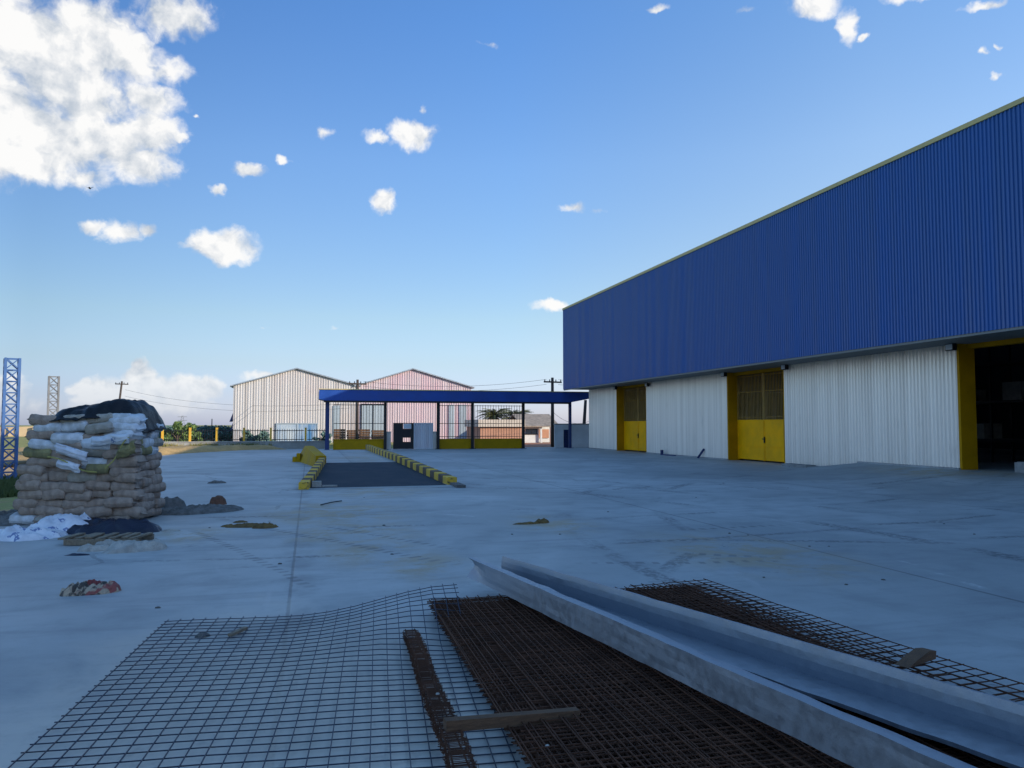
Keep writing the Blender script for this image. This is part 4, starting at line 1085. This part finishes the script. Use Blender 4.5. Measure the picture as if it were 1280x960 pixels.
# timbers
pl, pr = G(556,906,.165), G(722,892,.115)
b = MB(); nseg = 8; rows = []
dd = (pr-pl).normalized(); sd = Vector((-dd.y,dd.x,0))
for i in range(nseg+1):
    c = pl.lerp(pr,i/nseg); j = .003*nz(i*1.3,2,1)
    rows.append([tuple(c+sd*(.026+j)-Vector((0,0,.03))),tuple(c-sd*(.026-j)-Vector((0,0,.03))),tuple(c-sd*.026+Vector((0,0,.026+j))),tuple(c+sd*.026+Vector((0,0,.026-j))),tuple(c+sd*(.026+j)-Vector((0,0,.03)))])
b.grid(rows); b.add(rows[0][:4],[(0,1,2,3)]); b.add(rows[-1][:4],[(3,2,1,0)])
tag(b.build('timber_batten', M['wood'], org=pl), 'short rough timber batten across the left edge of the rusty mesh', 'timber')
p = G(1148,826,.14)
b = MB(); b.prism([(-.20,0),(.13,0),(.14,.05),(.05,.062),(-.10,.03)],'y',-.045,.045)
o = b.build('timber_wedge', M['wood']); o.location = p; o.rotation_euler.z = R(20); tag(o,'brown timber wedge jammed in the mesh right of the steel channels','timber')
# small white stones caught in the rods
for k,(px,py) in enumerate(((547,868),(684,933))):
    p = G(px,py,.12); lump('pebble', p, .012,.01,.014,'paper',80+k,('tiny white pebble caught in the rebar cage','tiny white pebble caught in the rusty mesh near the batten')[k],'pebble',None,0,.3,9,10,z0=.12)
# galvanised gutter
N0, N1 = G(585,697,.345), G(1195,960,.36)
F0, F1 = G(628,695,.345), G(1280,882,.36)
def ext(a, c, t): return a + (c-a)*t
axis_d = (N1-N0).normalized(); sdn = Vector((axis_d.y,-axis_d.x,0))
if sdn.dot(RT) < 0: sdn = -sdn
axis_f = (F1-F0).normalized(); sdf = Vector((axis_f.y,-axis_f.x,0))
if sdf.dot(RT) < 0: sdf = -sdf
nsec = 70
b = MB(); rows = []
for i in range(nsec+1):
    t_ = i/nsec*1.28; n = ext(N0,N1,t_); hN = .185; endw = smooth(.10,0,t_); lip = .085
    nn = n + sdn*(.010*nz(t_*9,1,3)+.006*nz(t_*25,2,3)) + Vector((0,0,.004*nz(t_*21,6,3)))
    prof = [nn+sdn*(lip-.004)+Vector((0,0,-.026)), nn+sdn*lip+Vector((0,0,-.004+.006*nz(t_*18,8,2))), nn+sdn*lip*.5+Vector((0,0,.001)), nn]
    for q in (.2,.4,.6,.8,1.0):
        prof.append(nn + sdn*(endw*.07*math.sin(q*math.pi*1.2)*(1 if q < .9 else .4) + .005*nz(t_*14,q*3,7)) + Vector((0,0,-hN*q)))
    prof.append(prof[-1] + sdn*.09 + Vector((0,0,.003)))
    rows.append([tuple(x) for x in prof])
b.grid(rows)
o = tag(b.build('steel_channel', M['gutter'], org=(N0.x,N0.y,.16), smoothed=False), 'nearer galvanised steel channel with pale folded lip and crumpled far end', 'steel channel', 'galvanised channels on the rusty mesh')
o.modifiers.new('thickness','SOLIDIFY').thickness = .005
b = MB(); rows = []
for i in range(nsec+1):
    t_ = i/nsec*1.3; f_ = ext(F0,F1,t_)
    ff = f_ + sdf*(.008*nz(t_*7,5,3)) + Vector((0,0,.007*nz(t_*16,9,3)))
    prof = [ff+sdf*.03+Vector((0,0,-.004)), ff]
    for q in (.25,.5,.75,1.0): prof.append(ff - sdf*(.012*math.sin(q*math.pi)+.004*nz(t_*15,q*3,5)) - Vector((0,0,.185*q)))
    for q in (.5,1.0): prof.append(prof[5] - sdf*(.29*q) + Vector((0,0,.004*nz(t_*12,q*4,1)+.003)))
    prof.append(prof[-1]+Vector((0,0,.018)))
    rows.append([tuple(x) for x in prof])
b.grid(rows)
o = tag(b.build('steel_channel', M['gutter'], org=(F0.x,F0.y,.16), smoothed=False), 'farther galvanised steel channel with thin straight top edge and wide bottom flange', 'steel channel', 'galvanised channels on the rusty mesh')
o.modifiers.new('thickness','SOLIDIFY').thickness = .005

# ---------------------------------------------------------------- grasses (uncountable)
def blades(name, area, n, h, mt, seed, zf):
    rnd = random.Random(seed); b = MB()
    for k in range(n):
        x, y = area(rnd)
        z = zf(x,y); a = rnd.uniform(0,6.28); hh = h*rnd.uniform(.4,1.2); w = .012+.02*rnd.random()
        dx, dy = math.cos(a)*w, math.sin(a)*w; lx, ly = rnd.gauss(0,.35)*hh, rnd.gauss(0,.35)*hh
        b.add([(x-dx,y-dy,z-.02),(x+dx,y+dy,z-.02),(x+lx,y+ly,z+hh)],[(0,1,2)])
    struct(b.build(name, M[mt]), 'stuff')
def a1(r):
    while True:
        x = r.uniform(-12,-2.5); 
        if nz(x*.8,3,1) > -.15 or r.random() < .15: return x, 55.85-abs(r.gauss(0,.35))
blades('dry_grass', a1, 2600, .34, 'straw', 3, lambda x,y: .10)
def a2(r): 
    p = G(r.uniform(-40,70), r.uniform(597,634), -.45); return p.x, p.y
blades('grass', a2, 9000, .20, 'grass', 5, lambda x,y: terrain_h(x,y))
# low earth mound and scrap left of the pile, in the sun beyond the yard edge
p = G(38,572,-.45); lump('scrap_heap', p, 1.6,.8,.55,'brick',90,'low dark red scrap heap beyond the pile at far left','scrap heap',None,0,1,2,30,sm=False,z0=-.5)
p = atD(112/1.0,235,70)
b = MB(); b.add([(p.x-.45,p.y,p.z+.12),(p.x-.1,p.y-.08,p.z),(p.x-.1,p.y+.1,p.z),(p.x+.1,p.y-.08,p.z),(p.x+.1,p.y+.1,p.z),(p.x+.42,p.y,p.z+.16)],[(0,1,2),(3,5,4)])
b.tube([(p.x,p.y-.28,p.z),(p.x,p.y-.1,p.z),(p.x,p.y+.15,p.z),(p.x,p.y+.3,p.z)],[.02,.08,.08,.03],6)
tag(b.build('bird', M['black'], org=p), 'tiny dark bird flying below the big cloud', 'bird')

# ---------------------------------------------------------------- sky, clouds, sun
W = bpy.data.worlds.new('World'); bpy.context.scene.world = W; W.use_nodes = True
t = NT(W.node_tree); W.node_tree.nodes.clear()
SUN = Vector((1.0,-.70,.40)).normalized(); EL = math.asin(SUN.z); AZ = math.atan2(SUN.x,SUN.y)
sky = t.n('ShaderNodeTexSky', sky_type='NISHITA', sun_disc=False, sun_elevation=EL, sun_rotation=AZ, air_density=1.0, dust_density=.6, ozone_density=1.4, altitude=50)
gen = t.n('ShaderNodeTexCoord').outputs['Generated']
sp = t.n('ShaderNodeSeparateXYZ', ins={0: gen})
az = t.math('ARCTAN2', sp.outputs[0], sp.outputs[1]); el = t.math('ARCSINE', sp.outputs[2])
P2 = t.n('ShaderNodeCombineXYZ', ins={0: az, 1: el, 2: 0.0}).outputs[0]
def ang(px, py):
    r = ray(px,py).normalized(); return math.atan2(r.x,r.y), math.asin(r.z)
CL = [(-20, 30, 150, 85, 1.22), (60, 60, 95, 60, 1.22), (110, 50, 85, 60, 1.22), (170, 70, 60, 45, 1.07), (215, 85, 55, 30, 0.77), (-10, 150, 120, 75, 1.27), (60, 170, 95, 55, 1.27), (130, 165, 75, 42, 1.22), (170, 200, 55, 35, 1.17), (190, 160, 45, 40, 1.12), (215, 15, 55, 40, 1.02), (190, 120, 60, 30, 0.92), (228, 169, 20, 10, 0.82), (249, 143, 7, 4, 0.72), (120, 280, 22, 14, 0.87), (150, 290, 28, 18, 0.97), (178, 287, 24, 12, 0.92), (275, 306, 46, 26, 1.12), (255, 308, 40, 14, 0.82), (315, 208, 30, 12, 0.87), (276, 236, 15, 11, 0.72), (351, 191, 13, 8, 0.72), (408, 168, 22, 12, 0.67), (470, 172, 26, 10, 0.72), (515, 165, 40, 21, 1.02), (533, 128, 9, 14, 0.67), (476, 250, 21, 18, 0.92), (720, 262, 23, 11, 0.92), (686, 385, 22, 13, 0.92), (985, 252, 14, 9, 0.47), (750, 268, 20, 8, 0.37), (1020, 5, 52, 24, 0.87), (1060, 35, 17, 36, 0.87), (1076, 55, 8, 8, 0.72), (1130, 0, 60, 14, 0.62), (1240, 0, 60, 10, 0.52), (1231, 63, 9, 9, 0.72), (1249, 57, 7, 5, 0.72), (1241, 97, 11, 9, 0.67), (930, 20, 30, 12, 0.47), (820, 3, 40, 9, 0.52), (610, 52, 26, 10, 0.42), (10, 482, 28, 26, 1.15), (130, 490, 34, 22, 1.25), (112, 484, 18, 14, 1.2), (178, 475, 22, 26, 1.35), (175, 460, 14, 14, 1.2), (205, 490, 30, 22, 1.2), (245, 484, 38, 19, 1.25), (262, 478, 24, 13, 1.2), (190, 506, 130, 16, .7), (420, 412, 20, 8, 0.37), (330, 415, 16, 8, 0.37), (640, 500, 26, 7, 0.7), (330, 470, 30, 10, 0.7), (85, 110, 110, 60, 1.15), (30, 200, 90, 28, 1.0), (100, 215, 60, 20, 0.9), (60, 495, 60, 24, 0.5)]
wn = t.n('ShaderNodeTexNoise', ins={'Vector': P2, 'Scale': 9.0, 'Detail': 3.0, 'Roughness': .55}).outputs['Color']
wf = t.n('ShaderNodeTexNoise', ins={'Vector': P2, 'Scale': 38.0, 'Detail': 4.0, 'Roughness': .6}).outputs['Color']
def warp(v, n_, a_): return t.vmath('ADD', v, t.vmath('MULTIPLY', t.vmath('SUBTRACT', n_, (.5,.5,.5)), (a_,a_*.8,0)))
PW = warp(warp(P2, wn, .055), wf, .026)
dens = None
for (px,py,hw,hh,wt) in CL:
    a0,e0 = ang(px,py); a1_,_ = ang(px+hw,py); _,e1_ = ang(px,py-hh)
    v = t.vmath('MULTIPLY', t.vmath('SUBTRACT', PW, (a0,e0,0)), (1/abs(a1_-a0),1/abs(e1_-e0),0))
    m_ = t.math('SUBTRACT', wt, t.math('POWER', t.vmath('DOT_PRODUCT', v, v), .7))
    dens = m_ if dens is None else t.math('MAXIMUM', dens, m_)
dens = t.math('MAXIMUM', dens, -1.2)
nA = t.noise(P2, 12, 5, .55, .3); nB = t.noise(PW, 42, 6, .58, .2)
f = t.math('ADD', dens, t.math('MULTIPLY_ADD', nA, 2.2, -1.15))
f = t.math('ADD', f, t.math('MULTIPLY_ADD', nB, 1.0, -.52))
alpha = t.sstep(f, -.06, .68)
# cloud brightness: thinner toward the light is bright, behind it grey
off1 = t.vmath('ADD', P2, (.022,.030,0)); off2 = t.vmath('ADD', PW, (.008,.010,0))
nA2 = t.noise(off1, 12, 5, .55, .3); nB2 = t.noise(off2, 42, 6, .58, .2)
grad = t.math('ADD', t.math('MULTIPLY', t.math('SUBTRACT', nA, nA2), 4.2), t.math('MULTIPLY', t.math('SUBTRACT', nB, nB2), 1.6))
lit = t.math('ADD', .70, grad, clamp=True)
ccol = t.mix(lit, (3.1,3.45,3.9), (5.75,5.7,5.6))
warm = t.sstep(el, .085, .015)
ccol = t.mix(t.math('MULTIPLY', warm, .5), ccol, (4.6,4.6,4.6))
# clear-sky grade
hsv = t.n('ShaderNodeHueSaturation', ins={'Hue': .5, 'Saturation': 1.15, 'Value': 1.0, 'Color': sky.outputs[0]})
rampn = t.n('ShaderNodeValToRGB', ins={0: t.math('DIVIDE', el, 1.2, clamp=True)})
stops = [(0,(.84,1.0,2.1)),(.03,(.80,.88,1.55)),(.064,(.90,.92,1.19)),(.1135,(1.06,1.05,1.14)),(.275,(1.16,1.265,1.5)),(.415,(1.0,1.28,1.67)),(.47,(1.0,1.28,1.67)),(.75,(1.75,1.95,2.0))]
cr_ = rampn.color_ramp
while len(cr_.elements) < len(stops): cr_.elements.new(.5)
for e_, (p_, c_) in zip(cr_.elements, stops): e_.position = p_; e_.color = (c_[0]/2, c_[1]/2, c_[2]/2, 1)
ramp2 = t.n('ShaderNodeValToRGB', ins={0: t.math('DIVIDE', t.math('ADD', az, 1.5), 3.0, clamp=True)})
stops = [(.0,(1,1,1)),(.17,(.85,.85,.85)),(.397,(.56,.58,.60)),(.483,(.79,.79,.80)),(.586,(1,1,1)),(.737,(1.45,1.2,1.02)),(.9,(1.35,1.15,1.0)),(1,(1,1,1))]
cr_ = ramp2.color_ramp
while len(cr_.elements) < len(stops): cr_.elements.new(.5)
for e_, (p_, c_) in zip(cr_.elements, stops): e_.position = p_; e_.color = (c_[0]/2, c_[1]/2, c_[2]/2, 1)
clear = t.vmath('MULTIPLY', t.vmath('MULTIPLY', t.vmath('MULTIPLY', hsv.outputs[0], rampn.outputs[0]), ramp2.outputs[0]), (4,4,4))
col = t.mix(t.math('MULTIPLY', alpha, t.math('MULTIPLY_ADD', warm, -.45, .97)), clear, ccol)
bg = t.n('ShaderNodeBackground', ins={'Color': col, 'Strength': .10})
t.t.links.new(bg.outputs[0], t.n('ShaderNodeOutputWorld').inputs[0])
W.cycles.sampling_method = 'AUTOMATIC'
L = bpy.data.lights.new('sun','SUN'); L.energy = 3.4; L.angle = R(.5); L.color = (1,.86,.68)
so = bpy.data.objects.new('sun', L); C.objects.link(so); so.rotation_euler = SUN.to_track_quat('Z','Y').to_euler(); so.location = (0,0,60)

cam = bpy.data.cameras.new('camera'); co = bpy.data.objects.new('camera', cam); C.objects.link(co)
co.location = (0,0,EYE); co.rotation_euler = (R(90)+PITCH, 0, -YAW); cam.sensor_width = 36; cam.lens = 27.0; cam.clip_start = .05; cam.clip_end = 9000
sc = bpy.context.scene; sc.camera = co
sc.view_settings.view_transform = 'Standard'; sc.view_settings.look = 'None'; sc.view_settings.exposure = .8; sc.view_settings.gamma = 1
sc.render.engine = 'CYCLES'; sc.cycles.use_denoising = True
sc.cycles.max_bounces = 6
for o in bpy.data.objects:
    if '_org' in o: del o['_org']
